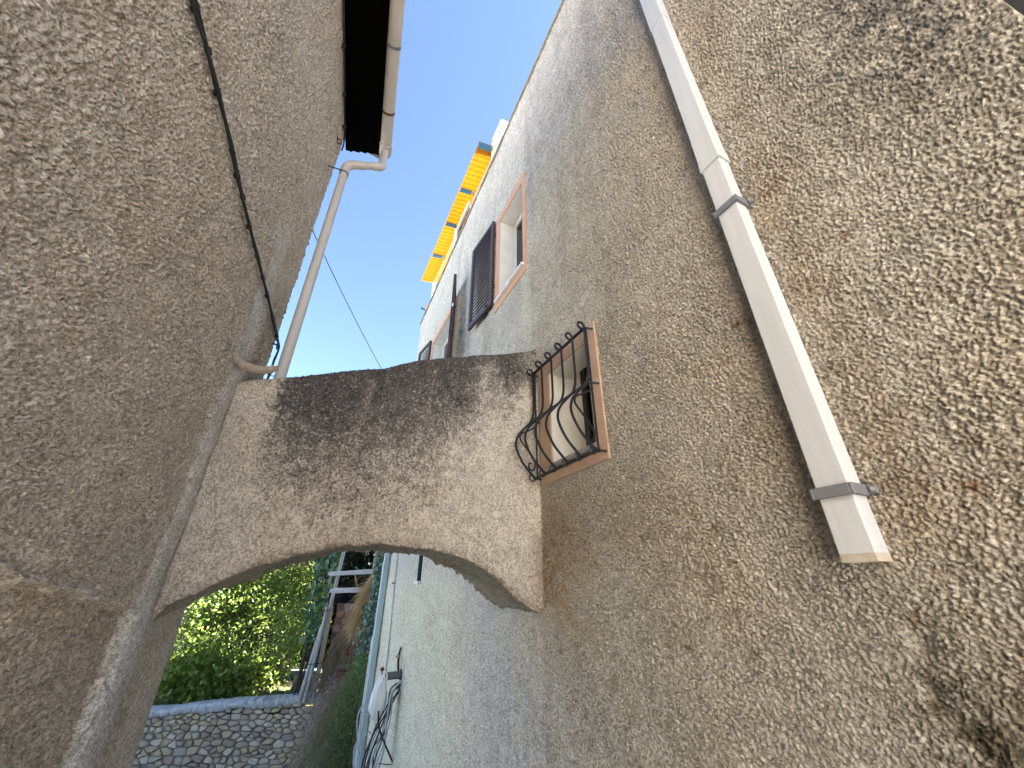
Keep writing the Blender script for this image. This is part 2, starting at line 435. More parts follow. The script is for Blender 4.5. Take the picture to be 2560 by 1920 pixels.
def right_wall(us, vv):
    global col, U, V, low, mid
    U, V0 = np.meshgrid(us, vv)
    V = np.where(V0 > 4.9, 4.9 + (V0 - 4.9) * (roof_h(U) - 4.9) / 1.6, V0)
    amp = 0.0048 * (1 - 0.25 * sstep(-0.2, -0.5, V) * sstep(1.2, 0.3, np.abs(U - 0.62)))
    R = relief(U, V, amp)
    # crumbled hollows in the wet strip under the spout
    for (cs_, ch_, rs_, dp_) in ((0.62, -0.13, 0.03, 0.018), (0.645, -0.24, 0.028, 0.02), (0.60, -0.33, 0.05, 0.015), (0.57, -0.40, 0.05, 0.015)):
        R = R - dp_ * np.exp(-((U - cs_) ** 2 + (V - ch_) ** 2) / rs_ ** 2)
    low = samp(T_LOW, 0.02, U, V); mid = samp(T_MID, 0.01, U + 0.7, V)
    streak = samp(T_LOW, 0.02, U * 3.2 + 2, V * 0.28 + 1) 
    col = np.empty(U.shape + (3,), np.float32); col[:] = (0.66, 0.63, 0.57)
    col = mix(col, (0.62, 0.56, 0.475), 0.25 + 0.30 * low)
    col = mix(col, (0.74, 0.715, 0.645), 0.85 * sstep(0.9, 2.0, U) * sstep(0.3, 2.2, V + 0.25 * low))
    col = mix(col, (0.90, 0.81, 0.62), 0.97 * sstep(3.0, 5.0, U) * sstep(0.6, -0.2, V))  # far lower wall made paler in colour for the brighter light there
    col = mix(col, (0.34, 0.325, 0.30), 0.22 * sstep(0.0, 1.4, streak) * sstep(1.5, 3.0, V))
    blob(-0.10, 1.95, 0.30, 0.80, 0.80, (0.20, 0.20, 0.205))
    blob(0.10, 2.3, 0.25, 0.9, 0.45 , (0.22, 0.22, 0.22))
    blob(0.25, 2.5, 0.35, 0.9, 0.35, (0.20, 0.20, 0.205))
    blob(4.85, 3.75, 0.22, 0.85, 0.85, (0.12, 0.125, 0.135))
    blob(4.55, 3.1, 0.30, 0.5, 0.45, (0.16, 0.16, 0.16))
    blob(3.75, 2.75, 0.22, 0.45, 0.45, (0.22, 0.19, 0.15))
    blob(3.15, 2.75, 0.28, 0.25, 0.35, (0.25, 0.22, 0.18))
    blob(2.45, 0.12, 0.35, 0.42, 0.70, (0.42, 0.28, 0.16))
    blob(2.0, 0.35, 0.5, 0.22, 0.35, (0.32, 0.22, 0.14))
    blob(0.50, 1.0, 0.11, 1.6, 0.40, (0.40, 0.31, 0.22))
    blob(0.80, 1.0, 0.10, 1.3, 0.25, (0.42, 0.34, 0.26))
    blob(0.63, -0.15, 0.08, 0.16, 0.6, (0.14, 0.115, 0.07))
    blob(0.60, -0.34, 0.10, 0.16, 0.7, (0.11, 0.10, 0.06))
    blob(0.50, -0.40, 0.16, 0.16, 0.6, (0.15, 0.13, 0.08))
    blob(1.45, 2.0, 0.35, 0.5, 0.25, (0.30, 0.29, 0.27))
    blob(6.5, 1.2, 1.2, 1.6, 0.20, (0.40, 0.37, 0.32))
    rs2 = random.Random(9)
    for _ in range(40):
        blob(rs2.uniform(0.3, 2.4), rs2.uniform(-0.6, 1.6), rs2.uniform(0.012, 0.035), rs2.uniform(0.010, 0.03), rs2.uniform(0.4, 0.9), (0.25, 0.145, 0.07))
    col *= (1 + 0.05 * mid + 0.04 * low)[..., None]
    OPEN = [(1.80, 2.46, 0.74, 1.60), (2.74, 3.47, 3.05, 4.54), (5.38, 6.74, 2.95, 4.46), (5.86, 6.07, 0.085, 0.42)]
    uc = 0.5 * (U[:-1, :-1] + U[1:, 1:]); vc = 0.5 * (V[:-1, :-1] + V[1:, 1:])
    keep = np.ones(uc.shape, bool)
    for a, b, c, d in OPEN: keep &= ~((uc > a) & (uc < b) & (vc > c) & (vc < d))
    return np.stack([U, R, V], -1), col, keep
w_near = right_wall(spaced(S0, 2.62, 0.0025, 1.6), np.concatenate([np.arange(-4.2, -1.05, 0.1), spaced(-1.05, 6.5, 0.0025, 1.6)]))
w_far = right_wall(2.6 + spaced(0.0, S1 - 2.6, 0.0042, 3.0), np.concatenate([np.arange(-4.2, -2.2, 0.1), spaced(-2.2, 6.5, 0.0025, 3.0)]))
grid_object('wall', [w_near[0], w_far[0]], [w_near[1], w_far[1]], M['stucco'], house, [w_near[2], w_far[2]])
MB().box((S1 - 0.012, -0.012, -4.2), (S1 - 0.3, -7, roof_h(S1) - 0.02)).build('end_wall', M['plain'], house)
mb = MB()
mb.add([(S0, -0.02, roof_h(S0)), (S1 - 0.3, -0.02, roof_h(S1)), (S1 - 0.3, -7, roof_h(S1)), (S0, -7, roof_h(S0))], [(0, 1, 2, 3)])
mb.build('terrace_floor', M['plain'], house)
mb = MB()                                     # thin metal flashing along the top of the wall
for a, b in zip(np.linspace(S0, S1 + 0.03, 7)[:-1], np.linspace(S0, S1 + 0.03, 7)[1:]):
    za, zb = roof_h(a), roof_h(b)
    vs = [(x, y, z + dz) for x, z in ((a, za), (b - 0.004, zb)) for y in (-0.16, 0.03) for dz in (0.0, 0.035)]
    mb.add(vs, [(0, 1, 3, 2), (4, 6, 7, 5), (0, 4, 5, 1), (2, 3, 7, 6), (0, 2, 6, 4), (1, 5, 7, 3)])
mb.build('coping', M['coping'], house)
# the dark door bay at the near end of the wall
MB().box((S0 - 0.02, 0.01, -H), (S0 - 0.14, -0.16, 3.4), 0.01).box((S0 - 1.2, -0.01, -H), (S0 - 1.1, -0.16, 2.2), 0.01).box((S0 - 0.121, -0.012, 2.09), (S0 - 1.099, -0.16, 2.2), 0.01).build('door_frame', M['brown_door'], house)
dr = MB().box((S0 - 0.125, -0.07, -H + 0.01), (S0 - 1.095, -0.13, 2.085), 0.006).build('door', M['brown_door'], house)
MB().box((S0 - 0.95, -0.03, -0.5), (S0 - 1.03, -0.069, -0.45), 0.006).build('handle', M['iron'], dr)
MB().box((S0 - 0.02, -0.12, 2.203), (S0 - 2.3, -7, roof_h(S0))).box((S0 - 1.203, -0.02, -H), (S0 - 2.3, -7, 2.202)).build('near_wall', M['plain'], house)  # unseen stretch of the house, kept short to let bounced sun in

def window_at(a, b, c, d, band, depth, frame_mat, outer=None, pane_dark=False, sash_side=None):
    """Plaster surround, deep reveal, sill, sash and pane of one opening (a..b along, c..d high)."""
    w = MB()
    oa, ob_, oc, od = outer
    y0, y1 = -0.03, 0.0125
    w.box((oa, y0, d), (ob_, y1, od), 0.003).box((oa, y0, c), (a, y1, d - 0.001), 0.003).box((b, y0, c), (ob_, y1, d - 0.001), 0.003)
    if oc < c - 0.01: w.box((oa, y0, oc), (ob_, y1, c - 0.001), 0.003)
    fr = w.build('window', frame_mat, house)
    r = MB(); t = 0.03
    r.box((a - t, -depth - 0.08, c - t), (a + 0.001, -0.002, d + t)).box((b - 0.001, -depth - 0.08, c - t), (b + t, -0.002, d + t))
    r.box((a + 0.002, -depth - 0.08, d - 0.001), (b - 0.002, -0.002, d + t)).box((a + 0.002, -depth - 0.08, c - t), (b - 0.002, -0.004, c + 0.001))
    r.build('reveal', M['reveal'], fr)
    return fr

# --- ground floor window behind the iron grille: part open dark casement
fw = window_at(1.855, 2.375, 0.765, 1.552, 0, 0.30, M['terracotta'], (1.745, 2.535, 0.675, 1.672))
MB().box((1.83, -0.28, 0.768), (2.40, 0.035, 0.798), 0.004).build('sill', M['zinc'], fw)
sm = MB()
for a_, b_ in (((1.857, -0.24, 0.80), (1.905, -0.195, 1.55)), ((2.17, -0.24, 0.80), (2.225, -0.195, 1.55)), ((1.906, -0.24, 0.80), (2.169, -0.195, 0.85)), ((1.906, -0.24, 1.50), (2.169, -0.195, 1.55))): sm.box(a_, b_, 0.004)
sm.build('sash', M['dark_frame'], fw)
MB().box((1.907, -0.22, 0.851), (2.168, -0.215, 1.499)).build('pane', M['glass'], fw)
MB().box((1.86, -0.34, 0.77), (2.22, -0.31, 1.55)).build('curtain', M['dark_frame'], fw)
MB().box((2.226, -0.285, 0.80), (2.374, -0.255, 1.55)).build('inner_shutter', M['reveal'], fw)
# --- first floor window
fw = window_at(2.772, 3.43, 3.075, 4.488, 0, 0.24, M['peach'], (2.70, 3.545, 2.985, 4.615))
MB().box((2.735, -0.23, 3.078), (3.47, 0.05, 3.108), 0.004).build('sill', M['marble'], fw)
sm = MB()
for a_, b_ in (((2.775, -0.25, 3.11), (2.83, -0.20, 4.485)), ((3.375, -0.25, 3.11), (3.428, -0.20, 4.485)), ((2.831, -0.25, 3.11), (3.374, -0.20, 3.165)), ((2.831, -0.25, 4.43), (3.374, -0.20, 4.485))): sm.box(a_, b_, 0.006)
sm.build('sash', M['white_frame'], fw)
MB().box((2.832, -0.23, 3.166), (3.373, -0.226, 4.429)).build('pane', M['glass'], fw)
cm = MB(); n = 40
cv = [(2.80 + 0.6 * i / n, -0.285 + 0.012 * math.sin(i * 1.5), z) for z in (3.12, 4.48) for i in range(n + 1)]
cm.add(cv, [(i, i + 1, n + 2 + i, n + 1 + i) for i in range(n)]); cm.build('curtain', M['curtain'], fw, smooth=True)
# --- second window of that floor
fw = window_at(5.405, 6.715, 2.985, 4.435, 0, 0.24, M['peach'], (5.275, 6.84, 2.89, 4.58))
MB().box((5.36, -0.23, 2.988), (6.76, 0.05, 3.018), 0.004).build('sill', M['marble'], fw)
sm = MB()
for a_, b_ in (((5.408, -0.25, 3.02), (5.46, -0.20, 4.43)), ((6.66, -0.25, 3.02), (6.712, -0.20, 4.43)), ((6.03, -0.25, 3.02), (6.09, -0.20, 4.43)), ((5.461, -0.25, 4.38), (6.029, -0.20, 4.43)), ((6.091, -0.25, 4.38), (6.659, -0.20, 4.43))): sm.box(a_, b_, 0.006)
sm.build('sash', M['white_frame'], fw)
MB().box((5.462, -0.23, 3.02), (6.028, -0.226, 4.379)).build('pane', M['glass'], fw)
MB().box((6.092, -0.23, 3.02), (6.658, -0.226, 4.379)).build('pane', M['glass'], fw)
MB().box((5.41, -0.31, 3.02), (6.71, -0.29, 4.43)).build('curtain', M['curtain'], fw)
# --- the narrow dark slot low on the wall
sl = MB().box((5.84, -0.10, 0.42), (6.09, 0.006, 0.44)).box((5.835, -0.10, 0.085), (5.86, 0.004, 0.419)).box((6.07, -0.10, 0.085), (6.095, 0.004, 0.419)).build('vent_slot', M['reveal'], house)
MB().box((5.861, -0.095, 0.09), (6.069, 0.009, 0.418)).build('grate', M['slot'], sl)
MB().box((5.83, -0.09, 0.055), (6.10, 0.045, 0.083), 0.003).build('sill', M['marble'], sl)

def shutter(hinge, tip, h0, h1, hs=None, th=0.038, sticker=False, nsl=23):
    """Louvred leaf hinged at (s,out) hinge and ending at tip; frame part with one object per slat."""
    hx, tx = np.array(hinge), np.array(tip)
    d = tx - hx; w = float(np.hypot(*d)); d = d / w; nn = np.array([-d[1], d[0]])
    if nn[1] < 0: nn = -nn
    def P(a, t, z): p = hx + d * a + nn * t; return (p[0], p[1], z)
    def bx(mbx, a0, a1, t0, t1, z0, z1):
        vs = [P(a, t, z) for a in (a0, a1) for t in (t0, t1) for z in (z0, z1)]
        mbx.add(vs, [(0, 1, 3, 2), (4, 6, 7, 5), (0, 4, 5, 1), (2, 3, 7, 6), (0, 2, 6, 4), (1, 5, 7, 3)])
    f = MB(); st = 0.055
    bx(f, 0, st, -th / 2, th / 2, h0, h1); bx(f, w - st, w, -th / 2, th / 2, h0, h1)
    bx(f, st + .001, w - st - .001, -th / 2, th / 2, h0, h0 + 0.075); bx(f, st + .001, w - st - .001, -th / 2, th / 2, h1 - 0.06, h1)
    fo = f.build('shutter', M['shutter'], house)
    zs = np.linspace(h0 + 0.095, h1 - 0.08, nsl); dz = zs[1] - zs[0]
    for z in zs:
        sm_ = MB(); tt = 0.013
        a0, a1 = st + 0.002, w - st - 0.002
        vs = []
        for a in (a0, a1):
            for (t, zz) in ((0.017, -0.36 * dz), (0.017, -0.36 * dz + tt), (-0.012, 0.20 * dz + tt * 0.5), (-0.012, 0.20 * dz - tt * 0.5)):
                vs.append(P(a, t, z + zz))
        sm_.add(vs, [(0, 1, 2, 3), (4, 7, 6, 5), (0, 4, 5, 1), (1, 5, 6, 2), (2, 6, 7, 3), (3, 7, 4, 0)])
        sm_.build('slat', M['shutter'], fo)
    for z in (h0 + 0.28, h1 - 0.28):
        hm = MB(); bx(hm, -0.05, 0.03, -th / 2 - 0.012, -th / 2 - 0.002, z, z + 0.05)
        hm.build('hinge', M['iron'], fo)
    lt = MB(); bx(lt, w - 0.02, w + 0.035, -0.008, 0.006, h0 + 0.44, h0 + 0.47); bx(lt, w + 0.02, w + 0.035, -0.008, 0.006, h0 + 0.40, h0 + 0.439)
    lt.build('latch', M['iron'], fo)
    bt = MB(); bx(bt, 0.20, 0.30, -th / 2 - 0.03, -th / 2 - 0.002, h0 - 0.02, h0 + 0.03); bt.build('bolt', M['iron'], fo)
    bt = MB(); bx(bt, 0.10, 0.13, th / 2 + 0.001, th / 2 + 0.02, h0 + 0.03, h0 + 0.05); bt.build('knob', M['iron'], fo)
    if sticker:
        sk = MB(); bx(sk, w + 0.0008, w + 0.003, -0.012, 0.012, h0 + 0.93, h0 + 0.99); sk.build('sticker', M['sticker'], fo)
        sk = MB(); bx(sk, w + 0.0008, w + 0.004, -0.008, 0.008, h0 + 0.60, h0 + 0.74); sk.build('lock_plate', M['iron'], fo)
    return fo
shutter((3.56, 0.035), (4.22, 0.095), 3.135, 4.625)
shutter((5.30, 0.03), (4.78, 0.20), 3.0, 4.60, th=0.045, sticker=True)
shutter((6.82, 0.035), (7.43, 0.12), 3.0, 4.57)

# --- attic things over the parapet
MB().box((3.50, -0.03, 6.20), (3.955, -0.6, 7.12)).box((3.56, -0.025, 7.125), (3.93, -0.5, 7.2)).build('chimney', M['cream'], house)
ar = MB().box((5.845, -0.005, 6.20), (5.93, -0.09, 7.0), 0.004).box((5.10, -0.02, 6.83), (5.843, -0.09, 6.92), 0.004).build('terrace_window', M['white_frame'], house)
MB().box((5.10, -0.05, 6.25), (5.843, -0.055, 6.829)).build('pane', M['glass'], ar)
MB().box((5.10, -0.30, 6.25), (5.90, -0.33, 6.9)).build('curtain', M['rubble'], ar)

# ================================================================== AWNING over the terrace
aw = thing('terrace_awning', 'orange yellow corrugated plastic canopy on blue beams above the roof terrace', 'awning', 'R', (5.9, -0.6, 6.2))
def aw_h(s, y):                               # slight fall outwards, slight rise along
    return 6.86 + 0.045 * (s - 3.9) - (y - 0.23) * 0.18
nS, nY = 420, 6
ss = np.linspace(3.87, 7.95, nS); yy = np.linspace(0.23, -1.1, nY)
mb = MB(); vs = []
for y in yy:
    for s in ss:
        vs.append((s, y, aw_h(s, y) + 0.008 * math.sin((s - 3.87) * 2 * PI / 0.104)))
mb.add(vs, [(j * nS + i, j * nS + i + 1, (j + 1) * nS + i + 1, (j + 1) * nS + i) for j in range(nY - 1) for i in range(nS - 1)])
mb.build('roof_sheet', M['awning'], aw, smooth=True)
for s in (3.905, 4.89, 5.82, 6.86):
    z1, z2, z3 = aw_h(s, 0.21), aw_h(s, 0.02), aw_h(s, -1.1)
    def slab(ya, yb, za, zb, w, t):
        vs = [(s + dx, y, z + dz) for dx in (-w, w) for y, z in ((ya, za), (yb, zb)) for dz in (-0.024, -0.024 - t)]
        return MB().add(vs, [(0, 1, 3, 2), (4, 6, 7, 5), (0, 4, 5, 1), (2, 3, 7, 6), (0, 2, 6, 4), (1, 5, 7, 3)])
    bm_ = slab(-1.1, 0.012, z3, z2, 0.034, 0.045).build('beam', M['pale_timber'], aw)
    slab(0.0, 0.215, z2 - 0.004, z1, 0.036, 0.05).build('blue_end', M['beam_blue'], bm_)
mb = MB()
for a, b in ((3.96, 5.84), (5.94, 7.9)):
    vs = [(s, y, aw_h(s, y) - 0.05 + dz) for s in (a, b) for y in (-0.06, -0.12) for dz in (0, -0.09)]
    mb.add(vs, [(0, 1, 3, 2), (4, 6, 7, 5), (0, 4, 5, 1), (2, 3, 7, 6), (0, 2, 6, 4), (1, 5, 7, 3)])
mb.build('edge_rail', M['pale_timber'], aw)
for s in (7.72,):
    MB().box((s - 0.035, -0.04, 6.06), (s + 0.035, -0.11, aw_h(s, -0.08) - 0.16), 0.004).build('post', M['white_frame'], aw)
for y in (-1.0,):
    for s in (4.1, 6.0, 7.72): MB().box((s - 0.035, y, 6.06), (s + 0.035, y - 0.07, aw_h(s, y) - 0.08), 0.004).build('post', M['white_frame'], aw)
tl = thing('terrace_bracket', 'small rusty and green bracket on the parapet below the lower awning end', 'bracket', 'R', (7.95, 0.0, 6.08))
MB().box((7.93, -0.03, 6.095), (7.97, 0.03, 6.33), 0.004).build('stem', M['rust'], tl)
MB().tube([(7.95, 0.03, 6.20), (7.95, 0.10, 6.20), (7.95, 0.135, 6.20)], [0.03, 0.035, 0.02], 8).build('cap', M['beam_blue'], tl, smooth=True)

# ================================================================== WINDOW GRILLE
gr = thing('window_grille', 'black wrought iron grille bulging over the small low window', 'window grille', 'R', (2.14, 0.0, 0.70))
g0, g1 = 1.775, 2.515
TB, BB, MBH = 1.605, 0.722, 1.175
off = 0.07
MB().box((g0 - 0.01, off - 0.012, TB - 0.006), (g1 + 0.01, off + 0.012, TB + 0.006), 0.002).build('top_rail', M['iron'], gr)
MB().box((g0 - 0.02, off - 0.014, BB - 0.006), (g1 + 0.02, off + 0.014, BB + 0.006), 0.002).build('bottom_rail', M['iron'], gr)
for s, sg_ in ((g0, -1), (g1, 1)):
    for z in (TB, MBH, BB):
        MB().tube([(s, off, z), (s + sg_ * 0.012, 0.03, z), (s + sg_ * 0.02, -0.01, z)], 0.007, 6).build('wall_pin', M['iron'], gr)
def curl(c, r, a0, a1, n=10):
    return [(c[0] + r * math.cos(a0 + (a1 - a0) * i / n), c[1] + r * math.sin(a0 + (a1 - a0) * i / n)) for i in range(n + 1)]
BUL = 0.165
def bulge_prof():
    # (out, h) profile from the bottom curl up to the top curl
    p = [(off + 0.004, BB - 0.004), (off + 0.045, BB + 0.035), (off + 0.105, BB + 0.10), (off + BUL - 0.015, BB + 0.18), (off + BUL, BB + 0.245), (off + BUL - 0.022, BB + 0.315),
         (off + 0.085, BB + 0.385), (off + 0.03, BB + 0.45), (off + 0.006, BB + 0.53), (off + 0.002, BB + 0.64), (off + 0.002, TB - 0.10), (off + 0.004, TB + 0.01)]
    return p
for i in range(6):
    s = g0 + (g1 - g0) * i / 5
    pr = bulge_prof()
    pts = curve_pts([(s, o_, z) for o_, z in pr], 6)
    top = [(s, o_, z) for o_, z in curl((off + 0.030, TB + 0.012), 0.026, PI, -PI * 0.75, 12)]
    bot = [(s, o_, z) for o_, z in curl((off + 0.004, BB - 0.0), 0.026, PI * 0.9, PI * 2.3, 12)]
    b_ = MB().tube(pts[:-1] + top, 0.0088, 7).build('bar', M['iron'], gr, smooth=True)
    cpts = [(s, off + 0.004, BB - 0.012)] + [(s, o_, z) for o_, z in curl((off + 0.03, BB + 0.0), 0.024, -PI * 0.9, PI * 0.5, 10)]
    MB().tube(cpts, 0.0055, 6).build('bottom_curl', M['iron'], b_, smooth=True)
for s in (g0 + 0.003, g1 - 0.003):
    MB().tube([(s, off - 0.013, BB - 0.01), (s, off - 0.013, (BB + TB) / 2), (s, off - 0.013, TB + 0.01)], 0.0075, 7).build('straight_bar', M['iron'], gr, smooth=True)
    sc = [(off + 0.028, MBH - 0.03), (off + 0.02, MBH + 0.02), (off - 0.01, MBH + 0.02), (off - 0.006, MBH - 0.04), (off + 0.05, MBH - 0.085), (off + 0.115, MBH - 0.12), (off + 0.13, MBH - 0.165), (off + 0.09, MBH - 0.22),
          (off + 0.035, MBH - 0.285), (off + 0.004, MBH - 0.345), (off + 0.022, MBH - 0.395), (off + 0.056, MBH - 0.385), (off + 0.056, MBH - 0.35), (off + 0.035, MBH - 0.345)]
    MB().tube(curve_pts([(s, o_, z) for o_, z in sc], 6), 0.0068, 6).build('scroll', M['iron'], gr, smooth=True)
MB().box((g0 - 0.005, off + 0.008, MBH - 0.008), (g1 + 0.005, off + 0.018, MBH + 0.008), 0.002).build('middle_rail', M['iron'], gr)

# ================================================================== SQUARE WHITE DOWNPIPE on the right wall
dp = thing('square_downpipe', 'white square sheet metal downpipe ending short on the right hand wall', 'downpipe', 'R', (0.66, 0.0, 0.06))
pa, pb, py0, py1 = 0.607, 0.703, 0.010, 0.082
def sqpipe(z0, z1, grow=0.0, name='pipe', m='white_pipe', par=dp):
    a, b, y0, y1, g_ = pa - grow, pb + grow, py0 - min(grow, 0.004), py1 + grow, 0.005
    ring = [(a + g_, y0), (b - g_, y0), (b, y0 + g_), (b, y1 - g_), (b - g_ * 0.3, y1 - g_ * 0.3), (b - g_, y1), (a + g_, y1), (a + g_ * 0.3, y1 - g_ * 0.3), (a, y1 - g_), (a, y0 + g_)]
    n = len(ring); ins = [((x - (a + b) / 2) * 0.95 + (a + b) / 2, (y - (y0 + y1) / 2) * 0.94 + (y0 + y1) / 2) for x, y in ring]
    zz = np.linspace(z0, z1, max(2, int((z1 - z0) / 0.25)))
    vs = []; fs = []
    for z in zz: vs += [(x, y, z) for x, y in ring]
    k = len(zz)
    for j in range(k - 1):
        for i in range(n): fs.append((j * n + i, j * n + (i + 1) % n, (j + 1) * n + (i + 1) % n, (j + 1) * n + i))
    b0 = len(vs); vs += [(x, y, z0) for x, y in ins] + [(x, y, z0 + 0.25) for x, y in ins]
    for i in range(n):
        fs.append((i, b0 + i, b0 + (i + 1) % n, (i + 1) % n)); fs.append((b0 + i, b0 + n + i, b0 + n + (i + 1) % n, b0 + (i + 1) % n))
    fs.append(tuple((k - 1) * n + i for i in range(n)))
    return MB().add(vs, fs).build(name, M[m], par, smooth=False)
sqpipe(0.088, 1.872, 0.0)
sqpipe(0.066, 0.0875, 0.0005, 'pipe_mouth', 'dirty_pipe')
sqpipe(1.86, 3.42, 0.0035, 'pipe')
sqpipe(3.41, 6.44, 0.0065, 'pipe')
sqpipe(1.862, 1.925, 0.0075, 'collar')
for z in (0.245, 1.535):
    cl = MB()
    for a_, b_ in (((pa - 0.012, -0.006, z), (pa - 0.0015, py1 + 0.014, z + 0.034)), ((pb + 0.0015, -0.006, z), (pb + 0.012, py1 + 0.014, z + 0.034)), ((pa - 0.0014, py1 + 0.0015, z), (pb + 0.0014, py1 + 0.014, z + 0.034))): cl.box(a_, b_, 0.002)
    c_ = cl.build('clamp', M['bracket'], dp)
    MB().box((pa - 0.035, 0.0, z + 0.004), (pa - 0.013, 0.02, z + 0.03), 0.002).build('clamp_foot', M['bracket'], c_)
    MB().tube([(pa - 0.026, 0.020, z + 0.017), (pa - 0.026, 0.025, z + 0.017)], 0.006, 8).build('screw', M['zinc'], c_)

# ================================================================== LEFT HOUSE
lh = thing('left_house', 'brown roughcast house on the left with dark wooden eaves', 'house', 'L', (1.5, 0, -H))
us = np.concatenate([np.arange(-2.4, 0.5, 0.06), spaced(0.5, 3.33, 0.0031, 1.6)])
vv = np.concatenate([np.arange(-4.2, -1.3, 0.1), spaced(-1.3, 4.82, 0.0031, 1.6)])
U, V = np.meshgrid(us, vv)
low = samp(T_LOW, 0.02, U + 3, V + 5); mid = samp(T_MID, 0.01, U + 2.7, V + 1)
ledge = 0.035 - 0.128 * (U - 1.62) + 0.006 * samp(T_LOW, 0.02, U * 2 + 1, V * 0 + 2)
endf = sstep(2.62, 2.54, U + 0.012 * mid)
upper = sstep(-0.007, 0.007, V - ledge)
jt = 2.69 + 0.02 * samp(T_LOW, 0.02, V * 1.5, V * 0 + 1)          # line of the cement joint of the arch
wj = 0.095 + 0.03 * sstep(0.5, -0.8, V) + 0.02 * sstep(0.3, 1.4, V)
joint = np.exp(-((U - jt) / wj) ** 4) * sstep(2.75, 2.35, V + 0.12 * mid)
beyond = sstep(2.78, 2.86, U) * sstep(1.2, 0.9, V)
lowz = (1 - upper) * endf
amp = 0.0050 * (1 - 0.75 * joint) * (1 - 0.60 * lowz) * (1 - 0.75 * beyond)
R = relief(U + 4, V + 3, amp)
R += 0.004 * lowz * samp(T_CLOD, DX, U * 0.35 + V * 0.2, V * 1.2)
R += -0.032 * (1 - upper) * endf + 0.013 * np.exp(-((V - ledge - 0.014) / 0.012) ** 2) * endf
R += 0.016 * joint * sstep(1.4, 0.9, V)
R += -0.10 * sstep(3.28, 3.34, U) ** 2                              # worn rounded corner
col = np.empty(U.shape + (3,), np.float32); col[:] = (0.84, 0.755, 0.655)
col = mix(col, (0.70, 0.61, 0.51), 0.30 + 0.3 * low)
col = mix(col, (0.80, 0.73, 0.63), 0.35 * sstep(0.3, 1.6, samp(T_LOW, 0.02, U * 2 + 1, V * 0.5)))
col = mix(col, (0.64, 0.54, 0.43), 0.6 * lowz)
col = mix(col, (0.66, 0.58, 0.47), 0.8 * beyond)
col = mix(col, (0.27, 0.20, 0.12), 0.55 * sstep(2.84, 2.95, U) * sstep(2.4, 1.6, V) * sstep(1.1, 1.3, V) * np.clip(0.6 + 0.5 * mid, 0, 1))
col = mix(col, (0.80, 0.79, 0.76), 0.95 * joint * np.clip(0.8 + 0.18 * mid + 0.12 * low, 0.1, 1))
col = mix(col, (0.22, 0.16, 0.10), 0.5 * np.exp(-((U - 3.31) / 0.05) ** 2) * np.clip(0.5 + 0.5 * mid, 0, 1))
col *= (1 + 0.06 * mid + 0.05 * low)[..., None]
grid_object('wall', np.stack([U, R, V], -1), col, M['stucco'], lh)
MB().box((-2.38, -0.02, -1.6), (-14, -6, 4.8)).build('bounce_wall', M['plain'], lh)  # unseen stretch added behind the viewer to bounce sunlight into the alley
MB().box((3.29, -0.115, -4.2), (3.0, -6, 4.8)).build('end_wall', M['plain'], lh)
# eaves: board soffit, verge board, roof
so = 0.41
nb = 5
for i in range(nb):
    y0 = 0.012 + so * i / nb; y1 = 0.012 + so * (i + 1) / nb - 0.002
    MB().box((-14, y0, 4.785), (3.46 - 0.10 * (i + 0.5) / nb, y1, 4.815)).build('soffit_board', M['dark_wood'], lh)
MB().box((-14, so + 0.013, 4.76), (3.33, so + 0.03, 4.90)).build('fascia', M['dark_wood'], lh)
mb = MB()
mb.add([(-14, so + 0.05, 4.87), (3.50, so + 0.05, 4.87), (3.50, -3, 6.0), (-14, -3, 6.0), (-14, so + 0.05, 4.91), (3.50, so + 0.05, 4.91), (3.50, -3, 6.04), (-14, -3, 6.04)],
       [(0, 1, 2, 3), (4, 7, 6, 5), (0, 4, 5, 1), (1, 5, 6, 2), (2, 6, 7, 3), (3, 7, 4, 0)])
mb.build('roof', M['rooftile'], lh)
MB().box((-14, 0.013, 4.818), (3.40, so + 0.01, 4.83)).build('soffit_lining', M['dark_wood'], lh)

# --- gutter
gu = thing('roof_gutter', 'beige half round plastic gutter under the left hand eaves', 'gutter', 'L', (1.5, 0.47, 4.72))
def halfpipe(s0, s1, yc, zc, r, t=0.004, n=14, over=0.25):
    vs, fs = [], []
    for s in (s0, s1):
        for rr in (r, r - t):
            for k in range(n + 1):
                a = PI - over + (PI + 2 * over) * k / n
                vs.append((s, yc + rr * math.cos(a), zc + rr * math.sin(a)))
    m_ = n + 1
    for k in range(n):
        fs.append((k, k + 1, 2 * m_ + k + 1, 2 * m_ + k)); fs.append((m_ + k + 1, m_ + k, 3 * m_ + k, 3 * m_ + k + 1))
        fs.append((k, m_ + k, m_ + k + 1, k + 1)); fs.append((2 * m_ + k, 2 * m_ + k + 1, 3 * m_ + k + 1, 3 * m_ + k))
    fs.append((0, 2 * m_, 3 * m_, m_)); fs.append((n, m_ + n, 3 * m_ + n, 2 * m_ + n))
    return MB().add(vs, fs)
GY, GZ, GR = 0.475, 4.795, 0.066
for a, b in ((-14, 0.9), (0.903, 3.27)):
    halfpipe(a, b, GY, GZ, GR).build('channel', M['pvc'], gu, smooth=True)
halfpipe(3.20, 3.335, GY, GZ, GR + 0.007, 0.006).build('outlet_collar', M['pvc'], gu, smooth=True)
halfpipe(3.195, 3.208, GY, GZ, GR + 0.011, 0.01).build('rim', M['pvc'], gu, smooth=True)
MB().tube([(3.333, GY, GZ - 0.005), (3.342, GY, GZ - 0.005)], GR + 0.006, 18).build('end_cap', M['pvc'], gu)
for s, mm in ((0.3, 'bracket'), (1.2, 'bracket'), (2.15, 'bracket'), (2.80, 'rust')):
    halfpipe(s, s + 0.026, GY, GZ, GR + 0.0045, 0.004).build('strap', M[mm], gu, smooth=True, label='rust red gutter strap' if mm == 'rust' else None)

